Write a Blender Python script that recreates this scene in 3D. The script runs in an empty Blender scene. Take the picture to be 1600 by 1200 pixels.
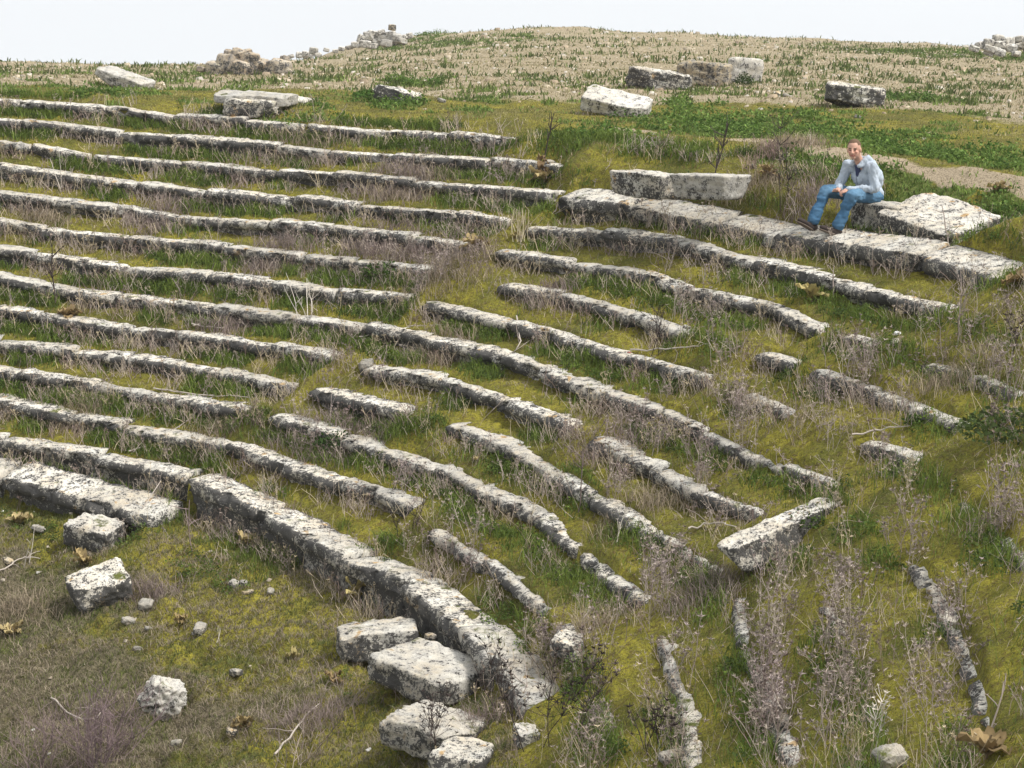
import bpy, bmesh, math, random
import numpy as np
from mathutils import Vector, Matrix, Euler
SC = bpy.context.scene
COL = SC.collection
rad = math.radians
# ---------------------------------------------------------------- camera, world, sun, exposure
FPX = 3000.0                     # focal length in pixels of the 1600 px wide photograph
PITCH, ROLL = 0.17303, -0.05464
SCL = 0.82
CAMZ = 1.6451 * SCL              # above the top tier
cam_d = bpy.data.cameras.new('camera'); cam = bpy.data.objects.new('camera', cam_d); COL.objects.link(cam)
Rv = np.array([1.0, 0, 0]); Fv = np.array([0, math.cos(PITCH), -math.sin(PITCH)]); Uv = np.array([0, math.sin(PITCH), math.cos(PITCH)])
cR = math.cos(ROLL) * Rv - math.sin(ROLL) * Uv
cU = math.sin(ROLL) * Rv + math.cos(ROLL) * Uv
CP = np.array([0, 0, CAMZ])
M = Matrix([[cR[i], cU[i], -Fv[i], CP[i]] for i in range(3)] + [[0, 0, 0, 1]])
cam.matrix_world = M
cam_d.sensor_width = 36; cam_d.lens = FPX / 1600 * 36
cam_d.clip_start = 0.1; cam_d.clip_end = 5000
SC.camera = cam
SUN_EL, SUN_AZ = rad(54), rad(115)     # azimuth from +Y clockwise; veiled sun high at the right
w = bpy.data.worlds.new('World'); SC.world = w; w.use_nodes = True
nt = w.node_tree; nt.nodes.clear()
sky = nt.nodes.new('ShaderNodeTexSky'); sky.sky_type = 'NISHITA'; sky.sun_disc = False
sky.sun_elevation = SUN_EL; sky.sun_rotation = SUN_AZ; sky.dust_density = 6; sky.air_density = 1; sky.ozone_density = 1; sky.altitude = 0
hs = nt.nodes.new('ShaderNodeHueSaturation'); hs.inputs['Saturation'].default_value = 0.06
bgm = nt.nodes.new('ShaderNodeMix'); bgm.data_type = 'RGBA'; bgm.inputs['Factor'].default_value = 0.75
bgm.inputs['B'].default_value = (9.0, 9.3, 9.6, 1)       # the even white of low cloud
bg = nt.nodes.new('ShaderNodeBackground'); bg.inputs['Strength'].default_value = 0.068
wo = nt.nodes.new('ShaderNodeOutputWorld')
nt.links.new(sky.outputs[0], hs.inputs['Color']); nt.links.new(hs.outputs[0], bgm.inputs['A'])
nt.links.new(bgm.outputs['Result'], bg.inputs[0]); nt.links.new(bg.outputs[0], wo.inputs[0])
sl = bpy.data.lights.new('sun', 'SUN'); sl.energy = 2.0; sl.angle = rad(10); sl.color = (1, 0.96, 0.9)
so = bpy.data.objects.new('sun', sl); COL.objects.link(so)
sd = Vector((math.sin(SUN_AZ) * math.cos(SUN_EL), math.cos(SUN_AZ) * math.cos(SUN_EL), math.sin(SUN_EL)))
so.rotation_euler = sd.to_track_quat('Z', 'Y').to_euler()
SC.view_settings.view_transform = 'Standard'; SC.view_settings.look = 'None'
SC.view_settings.exposure = 1.02; SC.view_settings.gamma = 1; SC.view_settings.use_curve_mapping = False
# ---------------------------------------------------------------- helpers
def ray(px, py):
    return cR * ((px - 800) / FPX) - cU * ((py - 600) / FPX) + Fv
def at(px, py, depth):
    return CP + ray(px, py) * depth
def vnoise(x, y, s=0):
    x = np.asarray(x, float); y = np.asarray(y, float)
    xi = np.floor(x); yi = np.floor(y); fx = x - xi; fy = y - yi
    fx = fx * fx * (3 - 2 * fx); fy = fy * fy * (3 - 2 * fy)
    def h(a, b):
        v = np.sin(a * 127.1 + b * 311.7 + s * 74.7) * 43758.5453
        return v - np.floor(v)
    return (h(xi, yi) * (1 - fx) + h(xi + 1, yi) * fx) * (1 - fy) + (h(xi, yi + 1) * (1 - fx) + h(xi + 1, yi + 1) * fx) * fy
def fbm(x, y, s=0, o=4):
    a, t, n = 1.0, 0.0, 0.0
    for i in range(o):
        t += a * vnoise(x * 2 ** i, y * 2 ** i, s + i * 13); n += a; a *= 0.5
    return t / n
def v3noise(p, s=0):          # cheap 3-D value noise, p (n,3)
    p = np.asarray(p, float); i = np.floor(p); f = p - i; f = f * f * (3 - 2 * f)
    out = 0
    for dx in (0, 1):
        for dy in (0, 1):
            for dz in (0, 1):
                v = np.sin((i[:, 0] + dx) * 127.1 + (i[:, 1] + dy) * 311.7 + (i[:, 2] + dz) * 74.7 + s * 17.3) * 43758.5453
                v = v - np.floor(v)
                out = out + v * (f[:, 0] if dx else 1 - f[:, 0]) * (f[:, 1] if dy else 1 - f[:, 1]) * (f[:, 2] if dz else 1 - f[:, 2])
    return out
def sstep(a, b, x):
    t = np.clip((x - a) / (b - a), 0, 1); return t * t * (3 - 2 * t)
def mesh_np(name, verts, faces, mat=None, attr=None, smooth=True):
    """verts (n,3); faces: (m,3) or (m,4) array, or a list of such arrays"""
    if not isinstance(faces, list): faces = [faces]
    faces = [np.asarray(f, np.int32) for f in faces if len(f)]
    me = bpy.data.meshes.new(name)
    nl = sum(f.size for f in faces); nf = sum(len(f) for f in faces)
    me.vertices.add(len(verts)); me.vertices.foreach_set('co', np.asarray(verts, np.float32).ravel())
    me.loops.add(nl); me.loops.foreach_set('vertex_index', np.concatenate([f.ravel() for f in faces]))
    tot = np.concatenate([np.full(len(f), f.shape[1], np.int32) for f in faces])
    me.polygons.add(nf); me.polygons.foreach_set('loop_start', np.concatenate([[0], np.cumsum(tot)[:-1]]).astype(np.int32))
    me.polygons.foreach_set('loop_total', tot)
    me.update(calc_edges=True)
    if smooth: me.polygons.foreach_set('use_smooth', np.ones(nf, bool))
    if attr:
        for k, v in attr.items():
            if v.ndim == 2:
                a = me.color_attributes.new(k, 'FLOAT_COLOR', 'POINT'); a.data.foreach_set('color', np.asarray(v, np.float32).ravel())
            else:
                a = me.attributes.new(k, 'FLOAT', 'POINT'); a.data.foreach_set('value', np.asarray(v, np.float32))
    if mat: me.materials.append(mat)
    return me
def link(name, me, label=None, cat=None, group=None, kind=None, parent=None, loc=None):
    o = bpy.data.objects.new(name, me); COL.objects.link(o)
    if loc is not None: o.location = loc
    if parent: o.parent = parent
    if label: o['label'] = label
    if cat: o['category'] = cat
    if group: o['group'] = group
    if kind: o['kind'] = kind
    return o
def ordn(n):
    W = ['', 'first', 'second', 'third', 'fourth', 'fifth', 'sixth', 'seventh', 'eighth', 'ninth', 'tenth', 'eleventh', 'twelfth', 'thirteenth', 'fourteenth', 'fifteenth', 'sixteenth', 'seventeenth', 'eighteenth', 'nineteenth', 'twentieth']
    if n <= 20: return W[n]
    t = {20: ('twenty', 'twentieth'), 30: ('thirty', 'thirtieth'), 40: ('forty', 'fortieth'), 50: ('fifty', 'fiftieth'), 60: ('sixty', 'sixtieth'), 70: ('seventy', 'seventieth')}[n // 10 * 10]
    return t[1] if n % 10 == 0 else t[0] + '-' + W[n % 10]
# ---------------------------------------------------------------- materials
class NT:
    def __init__(s, name):
        s.m = bpy.data.materials.new(name); s.m.use_nodes = True; s.t = s.m.node_tree; s.t.nodes.clear()
        s.out = s.n('ShaderNodeOutputMaterial'); s.b = s.n('ShaderNodeBsdfPrincipled'); s.l(s.b.outputs[0], s.out.inputs[0])
        s.b.inputs['Roughness'].default_value = 0.9; s.b.inputs['Specular IOR Level'].default_value = 0.2
        s.co = s.n('ShaderNodeTexCoord'); s.vec = s.co.outputs['Object']
    def n(s, t): return s.t.nodes.new(t)
    def l(s, a, b): s.t.links.new(a, b)
    def noise(s, scale, detail=4, rough=.6, vec=None, dist=0):
        n = s.n('ShaderNodeTexNoise'); n.inputs['Scale'].default_value = scale; n.inputs['Detail'].default_value = detail
        n.inputs['Roughness'].default_value = rough; n.inputs['Distortion'].default_value = dist
        s.l(vec or s.vec, n.inputs['Vector']); return n.outputs['Fac']
    def vor(s, scale, vec=None, feat='F1'):
        n = s.n('ShaderNodeTexVoronoi'); n.feature = feat; n.inputs['Scale'].default_value = scale
        s.l(vec or s.co.outputs['Object'], n.inputs['Vector']); return n.outputs['Distance']
    def mapv(s, scale):
        n = s.n('ShaderNodeMapping'); n.inputs['Scale'].default_value = scale; s.l(s.co.outputs['Object'], n.inputs['Vector']); return n.outputs[0]
    def ramp(s, fac, *st):
        n = s.n('ShaderNodeValToRGB'); e = n.color_ramp.elements
        for i, (p, c) in enumerate(st):
            if i > 1: e.new(p)
            e[i].position = p; e[i].color = (c, c, c, 1) if not isinstance(c, tuple) else (*c, 1)
        s.l(fac, n.inputs[0]); return n.outputs[0]
    def mix(s, f, a, b, bt='MIX'):
        n = s.n('ShaderNodeMix'); n.data_type = 'RGBA'; n.blend_type = bt; n.clamp_factor = True
        for v, k in ((f, 0), (a, 6), (b, 7)):
            if hasattr(v, 'links'): s.l(v, n.inputs[k])
            elif isinstance(v, tuple): n.inputs[k].default_value = (*v, 1)
            else: n.inputs[k].default_value = v
        return n.outputs[2]
    def math(s, op, a, b=0.0, cl=False):
        n = s.n('ShaderNodeMath'); n.operation = op; n.use_clamp = cl
        for i, v in enumerate((a, b)):
            if hasattr(v, 'links'): s.l(v, n.inputs[i])
            else: n.inputs[i].default_value = v
        return n.outputs[0]
    def attr(s, name, out='Fac'):
        n = s.n('ShaderNodeAttribute'); n.attribute_name = name; return n.outputs[out]
    def base(s, c):
        if isinstance(c, tuple): s.b.inputs['Base Color'].default_value = (*c, 1)
        else: s.l(c, s.b.inputs['Base Color'])
    def bump(s, h, st=.5, dist=.02):
        n = s.n('ShaderNodeBump'); n.inputs['Strength'].default_value = st; n.inputs['Distance'].default_value = dist
        s.l(h, n.inputs['Height']); s.l(n.outputs[0], s.b.inputs['Normal'])
def stone_mat(name, pale=(.67, .64, .57), warm=(.56, .49, .38), grey=(.40, .385, .36), dark=.5, ochre=.0):
    m = NT(name); m.vec = m.n('ShaderNodeNewGeometry').outputs['Position']; sv = m.attr('side')      # 0 on worn top faces, 1 on risers, lichened and painted darker for shade
    a = m.noise(2.2, 5, .62); b = m.noise(9, 5, .7); c = m.noise(34, 4, .72); d = m.noise(80, 3, .7)
    col = m.mix(m.ramp(a, (.38, 0.0), (.66, 1.0)), pale, warm)
    col = m.mix(m.ramp(b, (.42, 0.0), (.62, .8)), col, grey)
    oc = m.noise(5.5, 3, .5)
    col = m.mix(m.ramp(oc, (.64, 0.0), (.70, .75)), col, (.42, .24, .06)) if ochre else col
    # black crust lichen: more of it on the risers, deepening their painted shade
    k = m.math('ADD', m.math('MULTIPLY', c, .42), m.math('MULTIPLY', b, .38)); k = m.math('ADD', k, m.math('MULTIPLY', d, .22))
    patch = m.ramp(m.noise(2.6, 3, .6), (.40, 0.0), (.60, 1.0))
    oi = m.n('ShaderNodeObjectInfo'); ov = oi.outputs['Random']
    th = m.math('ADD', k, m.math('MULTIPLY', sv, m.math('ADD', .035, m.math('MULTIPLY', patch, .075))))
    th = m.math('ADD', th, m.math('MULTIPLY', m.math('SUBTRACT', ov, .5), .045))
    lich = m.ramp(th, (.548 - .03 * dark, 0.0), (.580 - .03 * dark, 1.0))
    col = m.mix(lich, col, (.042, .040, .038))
    moss = m.noise(3.1, 5, .7)
    col = m.mix(m.math('MULTIPLY', m.ramp(moss, (.60, 0.0), (.68, 1.0)), m.math('SUBTRACT', 1.0, sv)), col, (.09, .10, .02))
    rdg = m.math('ABSOLUTE', m.math('SUBTRACT', m.noise(16, 4, .65, dist=.6), .5)); crk = m.ramp(rdg, (.0, 1.0), (.016, 0.0))
    col = m.mix(m.math('MULTIPLY', crk, .65), col, (.10, .092, .085))
    col = m.mix(m.math('MULTIPLY', sv, .36), col, (.13, .125, .118))  # grey wash that paints shade into the riser and side faces
    tone_ = m.math('ADD', .80, m.math('MULTIPLY', ov, .38)); hv = m.n('ShaderNodeHueSaturation'); m.l(col, hv.inputs['Color']); m.l(tone_, hv.inputs['Value']); col = hv.outputs[0]
    m.base(col); m.b.inputs['Roughness'].default_value = .92
    m.bump(m.math('ADD', m.math('MULTIPLY', b, .7), m.math('MULTIPLY', c, .5)), .9, .035)
    return m.m
M_STONE = stone_mat('lichen_limestone', ochre=1)
M_STONE2 = stone_mat('bleached_limestone', pale=(.66, .635, .58), warm=(.57, .52, .43), dark=-.35)
M_STONE3 = stone_mat('ochre_limestone', pale=(.55, .47, .33), warm=(.40, .30, .17), dark=.6, ochre=1)
M_RUBBLE = stone_mat('rubble_stone', pale=(.54, .46, .34), warm=(.36, .26, .16), dark=-.6)
M_PLAIN = stone_mat('plain_stone', pale=(.46, .43, .37), warm=(.36, .31, .24), grey=(.26, .25, .23), dark=-1.6)
def ground_mat():
    m = NT('ground_cover'); z = m.attr('zone', 'Color'); sp = m.n('ShaderNodeSeparateColor'); m.l(z, sp.inputs[0])
    dry, lush, bare = sp.outputs[0], sp.outputs[1], sp.outputs[2]
    n1 = m.noise(.9, 5, .65); n2 = m.noise(4.5, 5, .7); n3 = m.noise(22, 4, .75); n4 = m.noise(70, 3, .7)
    mossc = m.mix(m.ramp(n2, (.35, 0.0), (.62, 1.0)), (.18, .17, .027), (.34, .30, .042))
    mossc = m.mix(m.ramp(n1, (.42, 0.0), (.62, .8)), mossc, (.080, .095, .026))
    mossc = m.mix(m.ramp(n3, (.50, 0.0), (.70, .85)), mossc, (.095, .080, .035))
    mossc = m.mix(m.ramp(n4, (.56, 0.0), (.72, .7)), mossc, (.27, .245, .07))
    green = m.mix(m.ramp(n3, (.4, 0.0), (.6, 1.0)), (.085, .12, .03), (.165, .20, .055))
    tan = m.mix(m.ramp(n3, (.35, 0.0), (.65, 1.0)), (.29, .235, .155), (.47, .395, .28))
    tan = m.mix(m.ramp(n4, (.58, 0.0), (.70, .8)), tan, (.50, .44, .35))
    tan = m.mix(m.ramp(n2, (.50, 0.0), (.68, .75)), tan, (.25, .225, .115))
    soil = m.mix(m.ramp(n3, (.4, 0.0), (.6, 1.0)), (.105, .090, .055), (.19, .165, .105))
    def edge(f, w): return m.ramp(m.math('ADD', f, m.math('MULTIPLY', m.math('SUBTRACT', n2, .5), w)), (.40, 0.0), (.60, 1.0))
    mossc = m.mix(m.ramp(m.noise(13, 4, .7), (.52, 0.0), (.62, .7)), mossc, (.115, .080, .035))
    col = m.mix(edge(dry, 1.2), mossc, tan); col = m.mix(edge(lush, .9), col, green)
    col = m.mix(edge(bare, .8), col, (.42, .34, .24)); col = m.mix(edge(m.attr('soil'), 1.1), col, soil)
    n5 = m.noise(38, 5, .8); col = m.mix(m.ramp(n5, (.36, .85), (.50, 0.0)), col, (.045, .038, .020)); col = m.mix(m.ramp(m.noise(55, 3, .7), (.60, 0.0), (.68, .7)), col, (.33, .28, .17))
    m.base(col); m.b.inputs['Roughness'].default_value = 1; m.b.inputs['Specular IOR Level'].default_value = .05
    m.bump(m.math('ADD', m.math('MULTIPLY', n3, .6), m.math('MULTIPLY', n4, .4)), 1.0, .05)
    return m.m
M_GROUND = ground_mat()
# ---------------------------------------------------------------- the cavea: tiers traced, then placed on rings round one centre
CX, CY = -14.5922 * SCL, 16.923 * SCL
R1, DR, HR = 23.338 * SCL, .70069 * SCL, .42 * SCL
ROWS={
1:[[(0,154),(60,155),(120,160),(200,170),(300,181),(345,183),(380,184),(440,189),(500,197),(560,200),(660,205),(800,213)]],
2:[[(0,184),(100,190),(200,205),(300,214),(400,222),(500,232),(611,240),(689,246),(797,248),(874,255)]],
3:[[(0,218),(101,233),(175,245),(304,255),(398,265),(540,270),(631,278),(675,285),(786,292),(867,300)],
   [(870,312),(1000,325),(1060,334),(1144,354),(1205,368),(1290,378),(1397,392),(1480,410),(1560,430)]],
4:[[(0,255),(67,267),(142,275),(202,283),(304,294),(540,315),(678,326),(746,338),(793,344)],
   [(817,353),(935,358),(1070,375),(1127,395),(1205,417),(1313,434),(1330,447),(1397,457),(1489,476)]],
5:[[(0,299),(80,306),(162,320),(206,327),(270,334),(337,341),(540,354),(614,363),(699,375),(732,381)],
   [(770,390),(844,398),(921,413),(1019,427),(1060,444),(1127,461),(1215,478),(1276,510)]],
6:[[(0,341),(67,356),(189,368),(304,381),(456,395),(530,405),(624,413),(675,420)],
   [(776,444),(854,454),(952,478),(989,491),(1067,518)],[(1262,572),(1310,589),(1357,602),(1397,616),(1431,624),(1509,656)]],
7:[[(0,385),(80,400),(169,413),(216,417),(304,425),(378,435),(506,452),(591,456),(641,464)],
   [(657,473),(739,483),(793,501),(878,518),(894,528),(979,555),(1043,575),(1104,594)],[(1343,683),(1431,714)],[(1465,751),(1509,781),(1600,880)]],
8:[[(0,429),(91,451),(219,464),(304,473),(405,488),(466,493),(530,499),(631,520),(699,532),(786,552),(820,569),(884,592),(915,606),(1002,629),(1067,660),(1127,690),(1195,714),(1262,737),(1303,758)],
   [(1420,870),(1465,935),(1499,1002),(1526,1104),(1532,1171)]],
9:[[(0,481),(67,491),(142,503),(202,511),(297,521),(402,535),(520,552)],[(560,572),(611,579),(682,589),(766,619),(820,636),(894,663)],
   [(918,683),(986,714),(1036,737),(1060,751),(1120,778),(1188,798)],[(1279,935),(1347,1070),(1357,1171)]],
10:[[(0,532),(67,540),(152,552),(236,560),(304,572),(388,587),(459,599)],[(483,609),(526,616),(564,629),(638,640)],[(692,663),(766,683),(834,724),(884,751),(928,781),(982,800),(1002,820),(1070,864),(1120,890)],
  [(1144,918),(1154,1002),(1175,1036),(1205,1104),(1229,1198)]],
11:[[(0,575),(111,592),(169,604),(236,616),(337,633),(388,641)],[(418,651),(472,663),(540,683),(574,704),(631,707),(682,731),(732,758),(766,768),(834,795),(854,820),(867,844),(925,874),(969,905),(1009,935)],
  [(1023,989),(1036,1036),(1063,1114),(1075,1200)]],
12:[[(0,624),(34,633),(108,648),(202,668),(270,673),(337,687),(405,704),(456,731),(506,741),(530,748),(580,764),(648,788)],[(665,824),(699,850),(749,868),(783,898),(817,925),(850,948)],
  [(918,1056),(945,1154)]],
13:[[(0,685),(84,700),(202,720),(290,742)],[(290,750),(400,795),(530,867),(614,898),(658,935),(732,989),(766,1033),(786,1063),(820,1105)]],
14:[[(0,745),(120,775),(225,800)]],
}
NR = 14
def tier_r(k): return R1 - (k - 1) * DR
def tier_z(k): return -(k - 1) * HR
def pix_on_tier(k, px, py):
    """the point on the pixel's ray nearest to the ideal edge of tier k"""
    d = ray(px, py); t0 = (tier_z(k) - CAMZ) / d[2] if d[2] < -1e-3 else 30
    t = t0 + np.linspace(-7, 7, 1401); P = CP[None] + t[:, None] * d[None]
    r = np.hypot(P[:, 0] - CX, P[:, 1] - CY)
    c = ((r - tier_r(k)) / .30) ** 2 + ((P[:, 2] - tier_z(k)) / .11) ** 2 + ((t - t0) * .02) ** 2
    p = P[np.argmin(c)]
    return math.atan2(p[1] - CY, p[0] - CX), math.hypot(p[0] - CX, p[1] - CY), p[2]
TH, DRR, DZZ, SEG = {}, {}, {}, {}
for k in range(1, NR + 1):
    pts = []; SEG[k] = []
    for s in ROWS[k]:
        q = [pix_on_tier(k, *p) for p in s]; pts += q
        SEG[k].append([q[-1][0], q[0][0]])
    if ROWS[k][0][0][0] == 0: SEG[k][0][1] += .12          # the tiers run on past the frame
    pts.sort(); T = np.array([p[0] for p in pts]); a = np.array([p[1] - tier_r(k) for p in pts]); b = np.array([p[2] - tier_z(k) for p in pts])
    g = np.linspace(T[0], T[-1], 300); ga = np.interp(g, T, a); gb = np.interp(g, T, b)
    ke = np.ones(7) / 7
    ga = np.convolve(np.pad(ga, 3, 'edge'), ke, 'valid'); gb = np.convolve(np.pad(gb, 3, 'edge'), ke, 'valid')
    TH[k] = np.concatenate([[T[0] - .6], g, [T[-1] + .6]]); DRR[k] = np.concatenate([[0], ga, [0]]); DZZ[k] = np.concatenate([[0], gb, [0]])
# the last stretch of the tiers that run out of the frame to the right
SEG[3][1][0] -= .0; SEG[6][2][0] -= 0
def row_r(k, th): return tier_r(k) + np.interp(th, TH[k], DRR[k])
def row_z(k, th): return tier_z(k) + np.interp(th, TH[k], DZZ[k])
EXTRA = {5: [((1300, 527), (1352, 540)), ((1448, 552), (1540, 566)), ((1540, 566), (1640, 592))], 6: [((1180, 548), (1240, 566))], 7: [((1150, 612), (1230, 640))], 9: [((1205, 822), (1240, 868))], 12: [((868, 972), (900, 1020))]}
for k, L in EXTRA.items():
    for a, b in L:
        q = [pix_on_tier(k, *a), pix_on_tier(k, *b)]; SEG[k].append([q[1][0], q[0][0]])
PIT = {2: [[pix_on_tier(2, 1475, 345)[0], pix_on_tier(2, 1318, 305)[0]]]}     # the tier under the seated man: built as loose stones further down
TANG = np.array([.6, -.8, 0]); RADI = np.array([.8, .6, 0]); UPV = np.array([0, 0, 1.0])
q = pix_on_tier(2, 1345, 316); SEAT = np.array([CX + q[1] * math.cos(q[0]), CY + q[1] * math.sin(q[0]), q[2]])
CUT1 = at(1013, 286, 25.2); CUT2 = at(1110, 288, 24.2)
FOOT = [(SEAT + TANG * .92 + RADI * .36 - UPV * .17, (1.20, .92), (16, 9), -.13), (SEAT + TANG * .22 + RADI * .34 - UPV * .17, (.9, .70), (0, 0), -.10), (CUT1, (1.2, .75), (0, 0), -.19), (CUT2, (1.2, .75), (0, 0), -.19)]
def presence(k, th, built=False):
    p = np.zeros_like(th)
    for a, b in SEG[k] + PIT.get(k, []): p = np.maximum(p, sstep(a - .01, a + .01, th) * (1 - sstep(b - .01, b + .01, th)))
    return p
D2 = math.pi / 180
def fill(k, th):
    f = np.interp(th, np.array([-30, -5, 10, 25, 45, 70, 100]) * D2, [.92, .88, .74, .60, .48, .42, .40])
    f = f + (vnoise(th * 9, th * 0 + k * 7.3, 5) - .5) * .35
    if k == 4: f = f - .15 * sstep(.3, .6, th) * (1 - sstep(.75, .85, th))
    if k == 3: f = np.where(presence(2, th) * (th < .85) > .5, .06, f)
    return np.clip(f, .06, .93)
def wvis(k, th):
    w = np.interp(th, np.array([-10, 5, 25, 50, 90]) * D2, [.085, .11, .15, .20, .23]) + (vnoise(th * 14, th * 0 + k * 3.1, 9) - .5) * .16
    if k == 13: w = w * 0 + np.interp(th, [.0, .1, .88, .93], [.46, .46, .46, .25])
    if k == 3: w = np.where(th < 48.5 * D2, .50, w)
    if k == 14: w = w * 0 + .5
    if k not in (3, 13): w = w * np.interp(th / D2, [5, 30], [.75, 1.0])
    return w
def rbf_fit(P, z):
    n = len(P); d = np.hypot(P[:, None, 0] - P[None, :, 0], P[:, None, 1] - P[None, :, 1])
    A = np.zeros((n + 3, n + 3)); A[:n, :n] = np.where(d > 0, d * d * np.log(d + 1e-9), 0) + np.eye(n) * 8
    A[:n, n] = 1; A[:n, n + 1:] = P; A[n, :n] = 1; A[n + 1:, :n] = P.T
    return np.linalg.solve(A, np.concatenate([z, [0, 0, 0]]))
UC = [(0, 140, 32), (0, 125, 38), (0, 97, 60), (150, 102, 58), (320, 110, 55), (400, 119, 48), (300, 160, 30), (150, 148, 32), (200, 120, 42), (300, 125, 42),
      (600, 180, 28.5), (600, 140, 36), (600, 104, 52), (600, 80, 75), (740, 54, 80), (460, 109, 60), (800, 190, 29), (800, 150, 36), (800, 100, 52), (800, 54, 80),
      (1000, 62, 80), (1000, 110, 50), (1000, 170, 32), (1000, 210, 27), (1200, 68, 80), (1200, 110, 50), (1200, 160, 34), (1200, 215, 26),
      (1400, 72, 80), (1400, 120, 50), (1400, 180, 32), (1400, 250, 24.5), (1600, 78, 80), (1600, 130, 50), (1600, 200, 31), (1600, 290, 23),
      (480, 87, 90), (560, 72, 90), (640, 58, 90), (600, 90, 62), (500, 130, 42), (520, 160, 32), (450, 175, 29)]
UP = [at(*c) for c in UC]
for x, D, z in [(0, 90, -3.2), (200, 86, -3.0), (350, 88, -2.5), (-200, 60, -.2), (-200, 90, -3), (450, 100, -1.8), (560, 110, -.5), (800, 120, 1.0), (1000, 120, 1.2), (1200, 120, 1.2), (1400, 120, 1.4), (1700, 120, 1.5), (1900, 80, 2.4), (1900, 40, 1.0)]:
    UP.append(np.array([(x - 800) / FPX * D, D, z]))
for a in range(-10, 111, 10):
    UP.append(np.array([CX + (R1 + .5) * math.cos(a * D2), CY + (R1 + .5) * math.sin(a * D2), .04 + float(np.interp(a * D2, TH[1], DZZ[1]))]))
UP = np.array(UP); UW = rbf_fit(UP[:, :2], UP[:, 2])
def upper(X, Y):
    sh = X.shape; x = X.ravel(); y = Y.ravel(); z = UW[-3] + UW[-2] * x + UW[-1] * y
    for (px, py, _), wgt in zip(UP, UW):
        d2 = (x - px) ** 2 + (y - py) ** 2; z = z + wgt * .5 * d2 * np.log(d2 + 1e-12)
    z = z.reshape(sh)
    far = np.hypot(X, Y); z = z + sstep(112, 420, far) * (-42 - z)
    return z + (fbm(X * .45, Y * .45, 3, 3) - .5) * .10 * (1 + far / 40 * (far < 112)) + (fbm(X * 2.5, Y * 2.5, 8, 3) - .5) * .05
def terrain(X, Y, raw=False):
    X = np.asarray(X, float); Y = np.asarray(Y, float)
    th = np.arctan2(Y - CY, X - CX); r = np.hypot(X - CX, Y - CY)
    th = np.where(th < -2.2, th + 2 * math.pi, th)
    rr = {k: row_r(k, th) for k in range(1, NR + 1)}; zz = {k: row_z(k, th) for k in range(1, NR + 1)}; pp = {k: presence(k, th) for k in range(1, NR + 1)}
    # below the lowest tier
    s14 = np.interp(th, np.array([-20, 5, 14]) * D2, [0, 0, 1])
    z = zz[14] - .12 - s14 * np.where(pp[14] > .5, .24, .12) - (rr[14] - r) * np.interp(th, np.array([0, 14]) * D2, [.55, .30])
    z = np.where(r < 4, z, z)
    off = np.interp(th / D2, [8, 28], [.095, .18])
    for k in range(NR, 0, -1):
        u = r - rr[k]
        if k > 1:
            D = rr[k - 1] - rr[k]; p1 = pp[k - 1]; f = fill(k, th)
            zend = zz[k] + (1 - p1 * (1 - f)) * (zz[k - 1] - zz[k] - .02)
            if k == 3: zend = np.where((th < 48.5 * D2) & (pp[3] > .5), np.maximum(zend, zz[3] + .15), zend)
            if k == 14: zend = zz[14] - .17 * sstep(.15, .4, th) * (1 - pp[14]) + .03 + (1 - s14) * (zz[13] - zz[14] - .05)
        else:
            D = .8 + 0 * r; p1 = 0 * r; zend = zz[1] + .03
        w = wvis(k, th) * pp[k]
        z0 = zz[k] - .02 + (.14 * pp[k] * (th < 48.5 * D2) if k == 3 else 0)
        if k == 14: z0 = zz[14] - (.12 + .12 * s14) * (1 - pp[14]) - .02 * pp[14] + .09 * pp[14]
        ramp = z0 + (zend - z0) * np.clip((u - w) / np.maximum(D + off * p1 - w, .05), 0, 1) ** .85
        zk = np.where(u < w, np.where(pp[k] > .5, zz[k] - .06, z0), ramp)
        z = np.where(u < off * pp[k], z, zk)
    tin = z
    wl = sstep(.15, 1.1, r - rr[1])
    X2 = X; hb = (fbm(X * 3.2, Y * 3.2, 21, 4) - .5) * .13
    hb = hb + (fbm(X * 11, Y * 11, 25, 2) - .5) * .045
    dr_ = np.clip(-(r - rr[13]) / 1.0, 0, 1)
    z = tin + hb * (1 + dr_ * 1.6) * np.where(r < rr[1] + .15, 1, 0)
    up = upper(X, Y)
    z = z * (1 - wl) + up * wl
    for c, (L, B), (rx, ry), off in FOOT:
        dx = (X - c[0]) * TANG[0] + (Y - c[1]) * TANG[1]; dy = (X - c[0]) * RADI[0] + (Y - c[1]) * RADI[1]
        out = np.hypot(np.clip(np.abs(dx) - L / 2, 0, None), np.clip(np.abs(dy) - B / 2, 0, None))
        lim = c[2] + off + dy.clip(-B / 2, B / 2) * math.tan(rad(rx)) - dx.clip(-L / 2, L / 2) * math.tan(rad(ry)) + np.clip(out - .10, 0, None) * .6
        z = np.minimum(z, lim)
    return z
    return z * (1 - wl) + up * wl
def tz(x, y): return float(terrain(np.array([x]), np.array([y]))[0])
def hit(px, py, lo=6, hi=110):
    d = ray(px, py); t = np.concatenate([np.arange(lo, 35, .02), np.arange(35, hi, .1)]); P = CP[None] + t[:, None] * d[None]
    g = terrain(P[:, 0], P[:, 1]); i = np.argmax(P[:, 2] < g)
    if P[i, 2] >= g[i]: i = len(t) - 1
    return np.array([P[i, 0], P[i, 1], g[i]])
PATH = np.array([hit(*p)[:2] for p in [(960, 203), (1040, 208), (1150, 212), (1230, 226), (1330, 246), (1420, 262), (1500, 278), (1600, 290), (1680, 300)]])
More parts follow.
